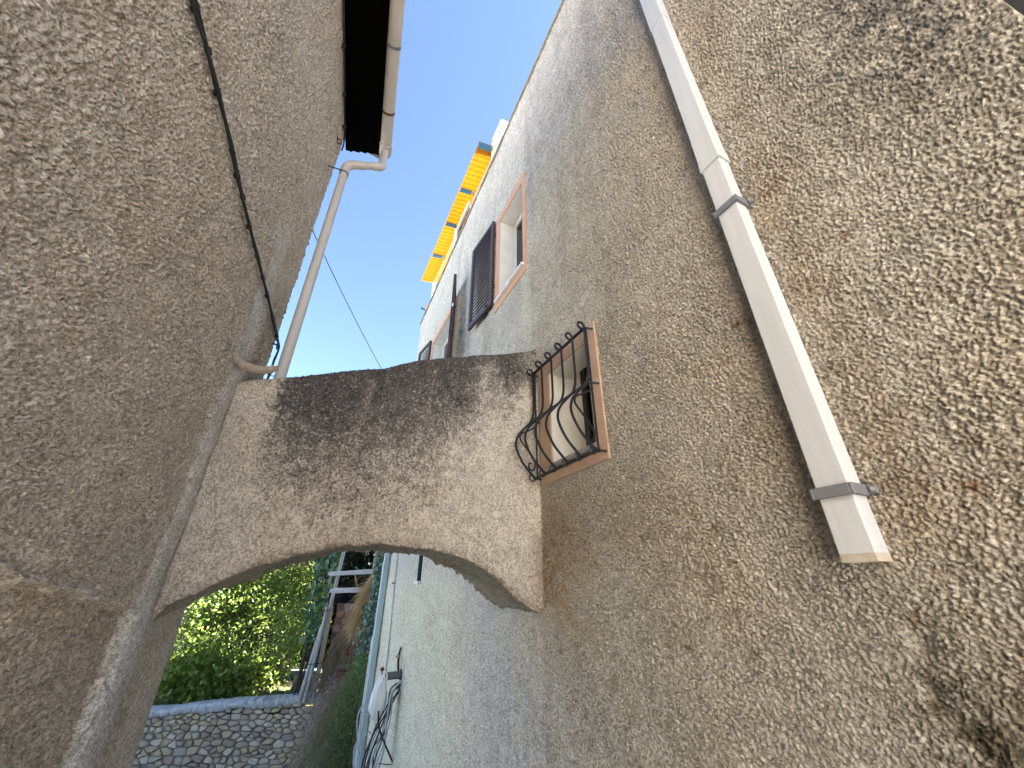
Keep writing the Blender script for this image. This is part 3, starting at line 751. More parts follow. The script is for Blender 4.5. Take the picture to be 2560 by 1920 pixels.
# --- round downpipe of the gutter
rp = thing('round_downpipe', 'beige round plastic downpipe near the left house corner, standing on the arch', 'downpipe', 'L', (3.125, 0.155, 1.22))
PX, PY, PR = 3.125, 0.155, 0.041
MB().tube([(PX, PY, 1.22), (PX, PY, 2.0), (PX, PY, 3.0), (PX, PY, 3.97)], PR, 20).build('pipe', M['pvc'], rp, smooth=True)
el = curve_pts([(PX, PY, 3.95), (PX, PY, 4.04), (PX - 0.004, PY + 0.03, 4.10), (PX - 0.006, PY + 0.09, 4.135), (PX - 0.008, PY + 0.16, 4.15)], 5)
MB().tube(el, PR + 0.005, 18).build('elbow', M['pvc'], rp, smooth=True)
MB().tube([(PX - 0.008, PY + 0.15, 4.148), (3.105, 0.38, 4.17), (3.10, 0.435, 4.178)], PR - 0.001, 18).build('crosspipe', M['pvc'], rp, smooth=True)
e2 = curve_pts([(3.10, 0.41, 4.175), (3.10, 0.465, 4.19), (3.115, 0.50, 4.25), (3.15, 0.495, 4.36), (3.21, 0.485, 4.52), (3.262, GY, 4.68), (3.268, GY, GZ - 0.05)], 5)
MB().tube(e2, PR + 0.004, 18).build('elbow', M['pvc'], rp, smooth=True)
for z in (3.93,):
    c_ = MB().tube([(PX, PY, z), (PX, PY, z + 0.022)], PR + 0.007, 18).build('clamp', M['bracket'], rp, smooth=True)
    MB().tube([(PX - 0.04, PY - 0.03, z + 0.011), (3.08, -0.02, z + 0.011)], 0.007, 6).build('pin', M['iron'], c_)

# --- cables on the left wall
lc = thing('wall_cable', 'thick black twin cable clipped along the left wall and dropping at its corner', 'cable', 'L', (2.0, 0.0, 1.6))
cp = [(0.2, 1.985), (0.6, 1.972), (1.004, 1.957), (1.147, 1.963), (1.333, 1.951), (1.55, 1.942), (1.721, 1.928), (2.035, 1.903), (2.28, 1.896), (2.689, 1.885), (2.991, 1.865), (3.231, 1.854), (3.325, 1.838)]
for k, dy in ((0, 0.0065), (1, -0.0065)):
    path = curve_pts([(s, 0.024 + (0.004 if k else 0.0) + 0.004 * math.sin(s * 9 + k * 2), h + dy * (1 + 0.35 * math.sin(s * 7.3))) for s, h in cp], 6)
    path += curve_pts([(3.335, 0.026, 1.835), (3.352, 0.024, 1.79), (3.350 - 0.012 * k, 0.02, 1.70), (3.346 + 0.016 * k, 0.018, 1.60), (3.338, 0.016, 1.47), (3.345 - 0.01 * k, 0.014, 1.30), (3.34, 0.01, 1.1), (3.34, 0.01, 0.6)], 5)[1:]
    MB().tube(path, 0.0085, 8).build('strand', M['cable'], lc, smooth=True)
for s, h in ((0.75, 1.967), (1.03, 1.958), (1.333, 1.951), (1.735, 1.927), (2.06, 1.902), (2.70, 1.885), (3.20, 1.856)):
    c_ = MB().tube([(s - 0.007, 0.022, h), (s + 0.007, 0.022, h)], 0.0165, 10, flat=1.0).build('clip', M['cable_black'], lc, smooth=True)
    MB().tube([(s, 0.02, h + 0.018), (s + 0.004, 0.012, h + 0.036), (s + 0.004, 0.018, h + 0.046)], 0.005, 6).build('nail', M['cable_black'], c_)
for s, h in ((1.17, 1.962), (1.60, 1.938), (1.86, 1.917), (2.30, 1.895), (2.50, 1.89), (2.98, 1.866)):
    MB().tube([(s - 0.011, 0.026, h), (s + 0.011, 0.026, h)], 0.0135, 9).build('tie', M['cable_black'], lc, smooth=True)
for z in (1.58, 1.38): MB().tube([(3.345, 0.017, z), (3.345, 0.017, z + 0.014)], 0.02, 9).build('tie', M['cable_black'], lc, smooth=True)
ey = MB().tube([(3.22, -0.01, 1.79), (3.22, 0.035, 1.79)], 0.007, 7)
ey.tube([(3.245 + 0.028 * math.cos(a), 0.04, 1.79 + 0.028 * math.sin(a)) for a in np.linspace(0, 2 * PI, 15)], 0.006, 6)
ey.build('anchor_eye', M['iron'], lc, smooth=True)
ec = thing('eaves_cable', 'thin dark cable run along the top of the left wall under the eaves', 'cable', 'L', (2.0, 0.0, 4.7))
MB().tube(curve_pts([(-1.0, 0.022, 4.73), (0.5, 0.022, 4.725), (1.6, 0.024, 4.715), (2.5, 0.023, 4.71), (3.1, 0.022, 4.70), (3.27, 0.02, 4.66), (3.30, 0.015, 4.55)], 5), 0.009, 7).build('sheath', M['cable'], ec, smooth=True)
for s in (1.9, 2.3, 2.75, 3.1): MB().box((s, 0.0, 4.69), (s + 0.018, 0.036, 4.735), 0.002).build('clip', M['cable_black'], ec)
hk = thing('wall_hook', 'small rusty hook in the left wall just below the eaves', 'hook', 'L', (3.07, 0.0, 4.38))
MB().tube(curve_pts([(3.07, -0.01, 4.40), (3.07, 0.035, 4.40), (3.075, 0.05, 4.37), (3.08, 0.035, 4.345), (3.085, 0.02, 4.36)], 5), 0.008, 7).build('shank', M['rust'], hk, smooth=True)
MB().box((3.045, 0.0, 4.375), (3.095, 0.009, 4.425), 0.002).build('plate', M['rust'], hk)

# --- wires across the sky, held by the two house corners
def fpt(fr, p):
    org, ang, sg = FR[fr]; c, s = math.cos(ang), math.sin(ang)
    return (org[0] + c * p[0] * sg - s * p[1], org[1] + s * p[0] * sg + c * p[1], p[2])
def sag(a, b, d, n=24):
    return [tuple(np.array(a) * (1 - t) + np.array(b) * t - np.array([0, 0, 4 * d * t * (1 - t)])) for t in np.linspace(0, 1, n + 1)]
wr = thing('washing_line', 'thin green line sloping across the sky between the two houses', 'wire', 'W', (-2, 4, 1.5))
MB().tube(sag(fpt('L', (3.30, -0.13, 3.42)), fpt('R', (8.385, 0.0, 3.55)), 0.14), 0.0055, 6).build('line', M['wire_green'], wr, smooth=True)
wr = thing('overhead_cord', 'white cord running level behind the round downpipe just above the arch', 'wire', 'W', (-2, 4, 1.5))
MB().tube(sag(fpt('L', (3.30, -0.12, 1.60)), fpt('R', (8.384, -0.03, 3.05)), 0.03), 0.007, 6).build('cord', M['wire_white'], wr, smooth=True)

# ================================================================== ARCH between the houses
ab = thing('arch_bridge', 'roughcast buttress arch spanning the alley, its top blackened by mould', 'arch', 'B', (1.08, 0.3, -0.1))
x_top = [-0.2, 0.069, 0.252, 0.517, 0.809, 1.135, 1.425, 1.745, 2.146, 2.4]
z_top = [1.22, 1.238, 1.262, 1.348, 1.453, 1.570, 1.682, 1.797, 1.925, 1.99]
x_ar = [-0.2, -0.08, -0.04, 0.0, 0.03, 0.06, 0.10, 0.181, 0.279, 0.405, 0.569, 0.752, 1.006, 1.228, 1.437, 1.627, 1.824, 2.07, 2.155, 2.4]
z_ar = [-0.8, -0.5, -0.30, -0.165, -0.115, -0.088, -0.066, -0.035, 0.027, 0.101, 0.163, 0.205, 0.232, 0.234, 0.214, 0.169, 0.070, -0.107, -0.135, -0.17]
def smooth_interp(x, xp, fp):
    d = np.linspace(-0.035, 0.035, 7)
    return sum(np.interp(x + k, xp, fp) for k in d) / 7
xs = np.arange(-0.16, BLEN + 0.16, 0.0055)
zt, za = smooth_interp(xs, x_top, z_top), smooth_interp(xs, x_ar, z_ar)
TH = 0.64
zt = zt + 0.006 * samp(T_LOW, 0.02, xs, xs * 0) ; za = za + 0.006 * samp(T_LOW, 0.02, xs + 3, xs * 0 + 1)
zb = za + 0.008 - 0.02 * np.clip((xs - 1.2), 0, 1)
# profile parameter: top (back->front), face (top->bottom), soffit (front->back), back face
nt_, nf_, ns_, nb_ = 46, 190, 80, 40
rows = []; tag_ = []
rad = 0.035
for t in np.linspace(0, 1, nt_, endpoint=False): rows.append((TH * (1 - t) + rad * t, 'top', t))
P = np.zeros((nt_ + nf_ + ns_ + nb_, len(xs), 3)); Nn = np.zeros_like(P); zone = np.zeros(P.shape[:2]); fz = np.zeros(P.shape[:2])
lipm = np.exp(-(xs / 0.06) ** 2) * 0
fil = -0.16 * np.exp(-np.clip(xs, 0, None) / 0.22) + 0.05 * np.exp(-np.clip(BLEN - xs, 0, None) / 0.05)   # hand-plastered fillets into the walls
for j in range(nt_):
    t = j / nt_
    P[j] = np.stack([xs, TH * (1 - t) + (rad - fil) * t, zt], -1); Nn[j] = (0, 0, 1); zone[j] = 0
for j in range(nf_):
    t = j / (nf_ - 1)
    z = zt * (1 - t) + za * t
    dt, db = zt - z, z - za
    y = np.zeros_like(xs)
    y = np.where(dt < rad, rad - np.sqrt(np.clip(rad ** 2 - (rad - dt) ** 2, 0, None)), y)
    y = np.where(db < 0.02, 0.02 - np.sqrt(np.clip(0.02 ** 2 - (0.02 - db) ** 2, 0, None)), y)
    P[nt_ + j] = np.stack([xs, y - fil, z], -1); Nn[nt_ + j] = (0, -1, 0); zone[nt_ + j] = 1; fz[nt_ + j] = dt
for j in range(ns_):
    t = (j + 1) / ns_
    P[nt_ + nf_ + j] = np.stack([xs, 0.02 + (TH - 0.02) * t - fil * (1 - t), za * (1 - t) + zb * t + 0.006 * math.sin(t * PI)], -1); Nn[nt_ + nf_ + j] = (0, 0, -1); zone[nt_ + nf_ + j] = 2
for j in range(nb_):
    t = (j + 1) / nb_
    P[nt_ + nf_ + ns_ + j] = np.stack([xs, np.full_like(xs, TH), zb * (1 - t) + zt * t], -1); Nn[nt_ + nf_ + ns_ + j] = (0, 1, 0); zone[nt_ + nf_ + ns_ + j] = 3
zoneS = zone
A_, B_ = P[..., 0], np.where((zone == 1) | (zone == 3), P[..., 2], P[..., 1] + np.where(zone == 2, 3.0, 5.0))
low = samp(T_LOW, 0.02, A_ + 7, B_ + 2); mid = samp(T_MID, 0.01, A_ + 5.7, B_ + 1)
left_s = sstep(0.45, 0.0, A_)
amp = np.where(zone == 1, 0.0070, np.where(zone == 2, 0.0026, 0.006)) * (1 - 0.45 * left_s)
rel = relief(A_ + 6, B_ + 1, amp)
edge = np.where(zone == 1, sstep(0.05, 0.0, P[..., 2] - za[None, :]), 0) + np.where(zone == 2, sstep(TH - 0.06, TH, P[..., 1]), 0)
rel = rel + edge * (0.011 * mid + 0.005 * low)
rel = rel + np.where(zone == 2, 0.006 * low, 0)
# open crack along the front lip of the soffit
P2 = P + Nn * rel[..., None]
col = np.empty(A_.shape + (3,), np.float32); col[:] = (0.76, 0.675, 0.575)
col = mix(col, (0.62, 0.53, 0.435), 0.30 + 0.35 * low)
col = mix(col, (0.74, 0.70, 0.635), 0.8 * sstep(0.9, 1.7, A_ + 0.15 * low))
face = (zone == 1)
dtop = fz + 0.07 * low + 0.05 * mid
depth = 0.62 + 0.72 * np.exp(-((A_ - 1.0) / 0.70) ** 2)
speck = samp(T_CLOD, DX, A_ * 0.62 + 2, B_ * 0.75 + 1) + 0.3 * samp(T_MID, 0.01, A_, B_ + 3)  # breaks up the mould and also stands in for shaded pits
m0 = sstep(1.15, 0.10, dtop / depth) * sstep(0.22, 0.34, A_ + 0.03 * mid + 0.02 * low - 0.05 * np.clip(fz - 0.45, 0, 1))
streak = samp(T_LOW, 0.02, A_ * 3.5 + 1, B_ * 0.3 + 4)
m0 *= 1 - 0.30 * sstep(0.5, 1.8, streak) * sstep(0.05, 0.25, fz)
m0 *= 1 - 0.45 * np.exp(-((A_ - 1.72) / 0.09) ** 2) * sstep(0.0, 0.15, fz)
m0 *= 1 - 0.40 * sstep(1.90, 2.15, A_)
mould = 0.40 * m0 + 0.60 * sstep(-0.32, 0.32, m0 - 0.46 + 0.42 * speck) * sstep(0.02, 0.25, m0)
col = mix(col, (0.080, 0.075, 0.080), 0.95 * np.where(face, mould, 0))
grime = np.where(face, np.exp(-((A_ - 1.0) / 0.6) ** 2) * sstep(0.2, 1.0, speck + 0.3 * mid + 0.2 * low) * sstep(1.15, 0.6, fz), 0)
col = mix(col, (0.18, 0.168, 0.165), 0.7 * grime)
col = mix(col, (0.32, 0.21, 0.13), np.where(face, 0.6 * np.exp(-((P[..., 2] - za[None, :]) / 0.05) ** 2) * np.clip(0.4 + 0.5 * mid, 0, 1), 0))
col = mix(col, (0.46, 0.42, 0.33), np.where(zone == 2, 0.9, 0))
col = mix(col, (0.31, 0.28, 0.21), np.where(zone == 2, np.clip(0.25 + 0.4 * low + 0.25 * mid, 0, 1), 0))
col = mix(col, (0.12, 0.115, 0.11), np.where(zone == 0, 0.8, 0))
col = mix(col, (0.42, 0.42, 0.40), np.where(zone == 0, sstep(1.5, 1.75, A_), 0))
col = mix(col, (0.30, 0.20, 0.12), np.where(face, 0.5 * sstep(BLEN - 0.14, BLEN, A_) * sstep(0.5, 0.2, P[..., 2]), 0))
col *= (1 + 0.06 * mid + 0.04 * low)[..., None]
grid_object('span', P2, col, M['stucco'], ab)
# mortar lip where the arch top meets the left house
mb = MB(); pr = [(-0.03, 0.0), (0.02, 0.028), (0.06, 0.03), (0.085, 0.012), (0.06, -0.03), (0.0, -0.055), (-0.04, -0.05)]
vs, fs = [], []; nl = 26
for i in range(nl + 1):
    t = i / nl
    x = -0.06 + 0.31 * t; z = 1.275 + 0.075 * (1 - t) ** 2.2 - 0.028 * math.sin(t * PI) + 0.02 * t ** 4
    k = 0.72 * (1 - 0.35 * t) * (0.85 + 0.2 * random.random()); 
    if i > nl - 3: k *= 0.55 + 0.2 * (nl - i)
    for (dy, dz) in pr: vs.append((x, -0.02 - dy * k * 0.9, z + dz * k + 0.006 * (random.random() - 0.5)))
m_ = len(pr)
for i in range(nl):
    for k in range(m_): fs.append((i * m_ + k, i * m_ + (k + 1) % m_, (i + 1) * m_ + (k + 1) % m_, (i + 1) * m_ + k))
fs.append(tuple(range(m_))); fs.append(tuple(range(nl * m_, (nl + 1) * m_)))
mb.add(vs, fs).build('mortar_lip', M['lip'], ab, smooth=True)

# ================================================================== THINGS ON THE FAR PART OF THE RIGHT WALL
fp = thing('grey_green_downpipe', 'grey green painted square downpipe at the far corner of the right house', 'downpipe', 'R', (8.38, 0.05, -3.3))
MB().box((8.31, 0.015, -3.35), (8.42, 0.115, 0.42), 0.008).build('pipe', M['painted_pipe'], fp)
MB().box((8.305, 0.010, 0.30), (8.425, 0.12, 0.44), 0.008).box((8.315, 0.02, 0.441), (8.415, 0.11, 2.6), 0.008).build('collar', M['painted_pipe'], fp)
sp = thing('grey_conduit', 'narrow grey plastic pipe standing free beside the far grey green downpipe', 'pipe', 'W', (-2.5, 8.35, -3.4))
MB().tube(curve_pts([(-2.50, 8.35, -3.45), (-2.50, 8.35, -1.8), (-2.50, 8.35, -0.95), (-2.49, 8.38, -0.75), (-2.43, 8.46, -0.62)], 5), 0.034, 12).build('pipe', M['grey_pvc'] if False else M['pvc'], sp, smooth=True)
for z in (-1.35, -0.98, -1.85): MB().tube([(-2.50, 8.35, z), (-2.50, 8.35, z + 0.02)], 0.037, 12).build('strap', M['bracket'], sp, smooth=True)
tc = thing('corner_cable', 'thin grey cable fixed vertically to the far end of the right wall', 'cable', 'R', (7.6, 0.0, -1.5))
MB().tube(curve_pts([(7.62, 0.016, 1.5), (7.61, 0.016, 0.5), (7.55, 0.016, 0.0), (7.43, 0.016, -0.8), (7.40, 0.016, -1.6), (7.40, 0.016, -3.0)], 5), 0.010, 6).build('sheath', M['cable_grey'], tc, smooth=True)
MB().box((7.56, 0.0, 0.06), (7.60, 0.05, 0.09), 0.003).build('clip', M['rust'], tc)
st = thing('drain_stub', 'short dark grey plastic pipe sticking out of the right wall beyond the arch', 'pipe', 'R', (6.46, 0.0, -1.03))
MB().tube([(6.46, -0.03, -1.03), (6.46, 0.10, -1.032), (6.46, 0.235, -1.035)], 0.045, 16).build('pipe', M['grey_pvc'], st, smooth=True)
MB().tube([(6.46, -0.005, -1.03), (6.46, 0.012, -1.03)], 0.062, 14).build('collar', M['cable_black'], st, smooth=True)
rb = thing('rusty_pipe_end', 'small rust brown pipe end poking up behind the white bag', 'pipe', 'R', (6.62, 0.24, -1.0))
MB().tube([(6.50, 0.20, -1.13), (6.49, 0.235, -1.04), (6.47, 0.25, -0.965)], 0.020, 10).build('pipe', M['zinc'], rb, smooth=True)
MB().tube([(6.47, 0.249, -0.967), (6.465, 0.256, -0.940)], 0.026, 10).build('cap', M['rust'], rb, smooth=True)
bh = thing('black_hose', 'black hose end with a pink stopper rising above the drain stub', 'hose', 'R', (6.55, 0.0, -1.0))
MB().tube(curve_pts([(6.50, 0.03, -1.0), (6.545, 0.035, -0.90), (6.555, 0.03, -0.80), (6.535, 0.02, -0.73)], 6), [0.016] * 7 + [0.017] * 6 + [0.014] * 6, 8).build('tube', M['cable_black'], bh, smooth=True)
MB().tube([(6.55, 0.035, -0.835), (6.545, 0.075, -0.835)], [0.022, 0.017], 9).build('stopper', M['terracotta'], bh, smooth=True)

# crumpled plastic bag hung on the stub
bgp = thing('plastic_bag', 'crumpled white plastic bag hanging from the drain stub', 'bag', 'R', (6.55, 0.25, -1.3))
nz_, na_ = 30, 34
BR = [(-0.985, 0.225, 0.20), (-1.05, 0.268, 0.178), (-1.13, 0.319, 0.172), (-1.206, 0.345, 0.150), (-1.283, 0.361, 0.145), (-1.36, 0.372, 0.16), (-1.415, 0.352, 0.188), (-1.476, 0.290, 0.214), (-1.529, 0.272, 0.224), (-1.565, 0.252, 0.236)]
bz = np.array([q[0] for q in BR])[::-1]; bl = np.array([q[1] for q in BR])[::-1]; br_ = np.array([q[2] for q in BR])[::-1]
vs, fs = [], []
for i in range(nz_ + 1):
    t = i / nz_
    z = -0.985 - 0.58 * t
    yl, yr = np.interp(z, bz, bl), np.interp(z, bz, br_)
    cy, w = (yl + yr) / 2, (yl - yr) / 2
    for k in range(na_):
        a = 2 * PI * k / na_
        fold = 1 + 0.13 * math.sin(5 * a + 3 * t) + 0.09 * math.sin(11 * a - 7 * t) + 0.04 * random.uniform(-1, 1)
        vs.append((6.47 + 0.05 * math.cos(a) * fold * min(1, w / 0.05) + 0.008 * math.sin(9 * t), cy + w * math.sin(a) * (0.9 + 0.1 * fold), z - 0.012 * math.sin(3 * a)))
for i in range(nz_):
    for k in range(na_): fs.append((i * na_ + k, i * na_ + (k + 1) % na_, (i + 1) * na_ + (k + 1) % na_, (i + 1) * na_ + k))
fs.append(tuple(range(na_))); fs.append(tuple(range(nz_ * na_, (nz_ + 1) * na_)))
MB().add(vs, fs).build('sack', M['bag'], bgp, smooth=True)
MB().tube(curve_pts([(6.44, 0.215, -0.99), (6.41, 0.235, -0.98), (6.40, 0.225, -1.04), (6.41, 0.195, -1.09), (6.42, 0.19, -1.03), (6.44, 0.205, -0.985)], 6), 0.014, 7).build('handle', M['bag'], bgp, smooth=True)

# loops of spare cable, each its own part, hanging in a flat bundle square to the wall
cb = thing('cable_bundle', 'loose bundle of black and grey cable loops hanging below the drain stub', 'cables', 'R', (6.45, 0.15, -1.4))
def hang(pts, r, m_, ds=0.0, wob=0.02, tail=None, label=None):
    P_ = [(6.45 + ds + wob * math.sin(2.1 * i + 50 * r), y, z) for i, (y, z) in enumerate(pts)]
    if tail: P_ += [(6.45 + ds, pts[-1][0] + dy, pts[-1][1] + dz) for dy, dz in tail]
    MB().tube(curve_pts(P_, 7), r, 8).build('cable', M[m_], cb, smooth=True, label=label)
DN = [(-0.01, -0.3), (-0.02, -0.7)]
hang([(0.386, -1.335), (0.429, -1.33), (0.461, -1.359), (0.476, -1.433), (0.457, -1.576), (0.41, -1.761), (0.358, -1.856)], 0.0085, 'cable_grey', 0.05, tail=[(-0.05, -0.25)], label='outermost pale grey cable loop')
hang([(0.282, -1.483), (0.33, -1.417), (0.391, -1.39), (0.429, -1.423), (0.429, -1.542), (0.377, -1.73), (0.334, -1.785)], 0.008, 'cable_grey', 0.03, tail=[(-0.04, -0.3)], label='inner pale grey cable loop')
hang([(0.434, -1.673), (0.455, -1.734), (0.458, -1.804), (0.444, -1.902), (0.426, -1.947)], 0.0085, 'cable_grey', 0.07, tail=DN)
hang([(0.289, -1.613), (0.331, -1.584), (0.371, -1.604), (0.374, -1.68), (0.381, -1.772), (0.393, -1.909), (0.39, -1.952)], 0.008, 'cable_grey', 0.0, tail=DN, label='lowest pale grey cable loop')
hang([(-0.003, -1.083), (0.075, -1.148), (0.119, -1.225), (0.13, -1.383), (0.131, -1.574), (0.132, -1.759), (0.169, -1.939), (0.171, -1.981)], 0.013, 'cable_grey', -0.07, 0.008, DN, 'thick grey cable')
hang([(0.021, -1.25), (0.086, -1.348), (0.119, -1.461), (0.178, -1.577), (0.232, -1.711), (0.28, -1.813), (0.289, -1.923), (0.286, -1.966)], 0.0085, 'cable_grey', 0.03, tail=DN)
hang([(-0.011, -1.146), (0.06, -1.182), (0.109, -1.258), (0.152, -1.365), (0.235, -1.51), (0.297, -1.652), (0.338, -1.791), (0.357, -1.914), (0.359, -1.956)], 0.0095, 'cable_black', -0.02, tail=DN)
hang([(-0.014, -1.171), (0.067, -1.278), (0.13, -1.383), (0.197, -1.514), (0.265, -1.619), (0.313, -1.773), (0.325, -1.918), (0.322, -1.961)], 0.0095, 'cable_black', 0.0, tail=DN)
hang([(-0.018, -1.196), (0.064, -1.334), (0.1, -1.425), (0.108, -1.539), (0.149, -1.647), (0.245, -1.746), (0.27, -1.926), (0.268, -1.968)], 0.009, 'cable_black', 0.03, tail=DN)
hang([(0.257, -1.371), (0.224, -1.527), (0.144, -1.677), (0.071, -1.788), (-0.005, -1.904)], 0.010, 'cable_black', -0.08, 0.005, None, 'black cable with a cut end crossing the others')
hang([(-0.008, -1.121), (0.055, -1.141), (0.109, -1.186), (0.117, -1.274), (0.111, -1.447), (0.118, -1.598), (0.168, -1.704), (0.217, -1.806), (0.217, -1.975)], 0.009, 'cable_black', 0.05, tail=DN)
for k in range(5):
    o_ = 0.012 * k
    hang([(-0.012, -1.10 - 0.02 * k), (0.045 + o_, -1.13 - 0.022 * k), (0.095 + o_ * 0.6, -1.22 - 0.02 * k), (0.085 + o_, -1.36 - 0.02 * k), (0.09 + 2 * o_, -1.52), (0.14 + 2.6 * o_, -1.70), (0.20 + 2.8 * o_, -1.95)], 0.0085, 'cable_black' if k % 2 else 'cable_grey', -0.05 + 0.022 * k, tail=DN)
MB().tube([(6.35, 0.18, -1.87), (6.36, 0.084, -1.895), (6.42, -0.002, -1.92)], 0.005, 6).build('tie', M['cable_black'], cb)

# ================================================================== GARDEN BEHIND THE ARCH (world frame, heights over the eye)
rnd = random.Random(21)
GL = -2.28                                   # level of the garden behind the stone wall
gs = thing('garden_soil', None, None, 'W', (0, 0, GL))
mb = MB(); xs_ = np.linspace(-26, 12, 60); ys_ = np.linspace(9.72, 34, 40); vs = []
for y in ys_:
    for x in xs_: vs.append((x, y, GL + 0.05 * math.sin(x * 1.7 + y) + 0.03 * (y - 9.7)))
mb.add(vs, [(j * 60 + i, j * 60 + i + 1, (j + 1) * 60 + i + 1, (j + 1) * 60 + i) for j in range(39) for i in range(59)])
ob = mb.build('garden_soil', M['soil'], gs, smooth=True)
ob.parent = None; ob.location = gs.location; bpy.data.objects.remove(gs); ob.name = 'garden_soil'; ob['kind'] = 'structure'

# --- rubble stone wall with a cement cap
def cap_h(x): return -2.02 + 0.0635 * (x + 6.8) - 0.03 * math.sin(max(0, min(1, (x + 7.3) / 1.2)) * PI)
sw = thing('stone_wall', 'rubble stone garden wall with a rough grey cement cap', 'wall', 'W', (-5.8, 9.5, -3.6))
MB().box((-9.3, 9.53, -3.7), (-3.05, 9.95, -2.14)).build('mortar_core', M['mortar'], sw)
mb = MB(); xx = np.arange(-9.3, -3.05, 0.03)
prof = [(9.97, -0.16), (9.95, -0.03), (9.80, 0.0), (9.62, -0.002), (9.50, -0.012), (9.455, -0.045), (9.455, -0.10), (9.50, -0.135)]
Pc = np.array([[(x, y + 0.012 * rnd.uniform(-1, 1), cap_h(x) + z * (1 + 0.12 * math.sin(x * 5.1)) + 0.010 * rnd.uniform(-1, 1)) for x in xx] for y, z in prof])
cc = np.empty(Pc.shape, np.float32); cc[:] = (0.46, 0.445, 0.42); cc *= (1 + 0.2 * RNG.standard_normal(cc.shape[:2]))[..., None].clip(0.6, 1.3)
grid_object('cap', Pc, cc, M['cement'], sw)
# irregular interlocking stones: clipped cells of a jittered lattice
X0, X1, Z0, Z1 = -7.75, -3.25, -3.32, -2.06
seeds = []
z = Z0; row = 0
while z < Z1 + 0.05:
    hgt = rnd.choice((rnd.uniform(0.055, 0.08), rnd.uniform(0.09, 0.12), rnd.uniform(0.11, 0.145))); x = X0 + rnd.uniform(-0.1, 0.1)
    while x < X1 + 0.1:
        w = rnd.choice((rnd.uniform(0.07, 0.13), rnd.uniform(0.13, 0.20), rnd.uniform(0.18, 0.30))); seeds.append((x + w / 2, z + hgt / 2 + rnd.uniform(-0.03, 0.03)))
        if rnd.random() < 0.22: seeds.append((x + w + rnd.uniform(-.01, .01), z + rnd.choice((0.0, hgt)) + rnd.uniform(-.01, .01)))
        x += w
    z += hgt
SD = np.array(seeds) * np.array([1.0, 2.1])
def clip(poly, p, q):
    m_ = (p + q) / 2; d = q - p; out = []
    for i in range(len(poly)):
        a, b = poly[i], poly[(i + 1) % len(poly)]
        da, db = np.dot(a - m_, d), np.dot(b - m_, d)
        if da <= 0: out.append(a)
        if (da < 0 < db) or (db < 0 < da): out.append(a + (b - a) * (da / (da - db)))
    return out
cells = []
for i, p in enumerate(SD):
    d2 = ((SD - p) ** 2).sum(1); order = np.argsort(d2)[1:22]
    poly = [p + np.array(c) for c in ((-0.25, -0.25), (0.25, -0.25), (0.25, 0.25), (-0.25, 0.25))]
    for j in order:
        poly = clip(poly, p, SD[j])
        if len(poly) < 3: break
    if len(poly) >= 3: cells.append((p / np.array([1, 2.1]), [c / np.array([1, 2.1]) for c in poly]))
cells = [c for c in cells if c[0][1] < cap_h(c[0][0]) - 0.10]
cells.sort(key=lambda c: -c[0][1])
for k, (ctr, poly) in enumerate(cells[:298]):
    # inset and round the outline (two corner cuts per corner)
    pts = np.array(poly); cen = pts.mean(0)
    ins = rnd.choice((rnd.uniform(0.003, 0.009), rnd.uniform(0.008, 0.018)))
    pts = cen + (pts - cen) * np.clip(1 - ins / np.maximum(0.02, np.hypot(*(pts - cen).T)), 0.5, 1)[:, None]
    pts = pts + np.array([[rnd.uniform(-.005, .005), rnd.uniform(-.004, .004)] for _ in pts])
    cut = rnd.uniform(0.16, 0.26)
    pts = np.array([q for i in range(len(pts)) for q in (pts[i] * (1 - cut) + pts[(i + 1) % len(pts)] * cut, pts[i] * cut + pts[(i + 1) % len(pts)] * (1 - cut))])
    cen = pts.mean(0)
    proud = rnd.uniform(0.025, 0.065); n = len(pts)
    vs = [(x, 9.535, z) for x, z in pts]
    r1 = cen + (pts - cen) * 0.955; r2 = cen + (pts - cen) * 0.76
    tx, tz = rnd.uniform(-0.12, 0.12), rnd.uniform(-0.2, 0.12)
    for rr, f_ in ((r1, 0.62), (r2, 0.97)):
        vs += [(x + rnd.uniform(-.003, .003), 9.53 - proud * f_ - tx * (x - cen[0]) - tz * (z - cen[1]) + rnd.uniform(-.004, .004), z + rnd.uniform(-.003, .003)) for x, z in rr]
    vs.append((cen[0], 9.53 - proud * 1.03, cen[1]))
    fs = [(i, (i + 1) % n, n + (i + 1) % n, n + i) for i in range(n)] + [(n + i, n + (i + 1) % n, 2 * n + (i + 1) % n, 2 * n + i) for i in range(n)] + [(2 * n + i, 2 * n + (i + 1) % n, 3 * n) for i in range(n)]
    MB().add(vs, fs).build('stone', STONES[rnd.choice((0, 0, 0, 1, 1, 2, 2, 3, 4))], sw, smooth=False)

# --- hollow brick pier
bp = thing('brick_pier', 'rough pier of hollow red bricks behind the wooden posts', 'brick pier', 'W', (-3.5, 9.9, -2.2))
def hollow(x0, x1, z0, z1, y0, y1, nx=4, nz=3):
    m_ = MB(); tx = (x1 - x0) * 0.05; tz = (z1 - z0) * 0.07
    m_.box((x0, y0 + 0.125, z0), (x1, y1, z1))
    for i in range(nx + 1):
        xc = x0 + tx / 2 + (x1 - x0 - tx) * i / nx
        m_.box((xc - tx / 2, y0, z0), (xc + tx / 2, y0 + 0.126, z1))
    for j in range(nz + 1):
        zc = z0 + tz / 2 + (z1 - z0 - tz) * j / nz
        for i in range(nx):
            xa = x0 + tx + (x1 - x0 - tx) * i / nx; xb = x0 + (x1 - x0 - tx) * (i + 1) / nx
            m_.box((xa, y0 + 0.002, zc - tz / 2), (xb, y0 + 0.1255, zc + tz / 2))
    return m_
PBK = MB().box((-3.805, 9.90, -2.35), (-2.940, 10.2, -0.40)); PBK.build('mortar_core', M['mortar'], bp)
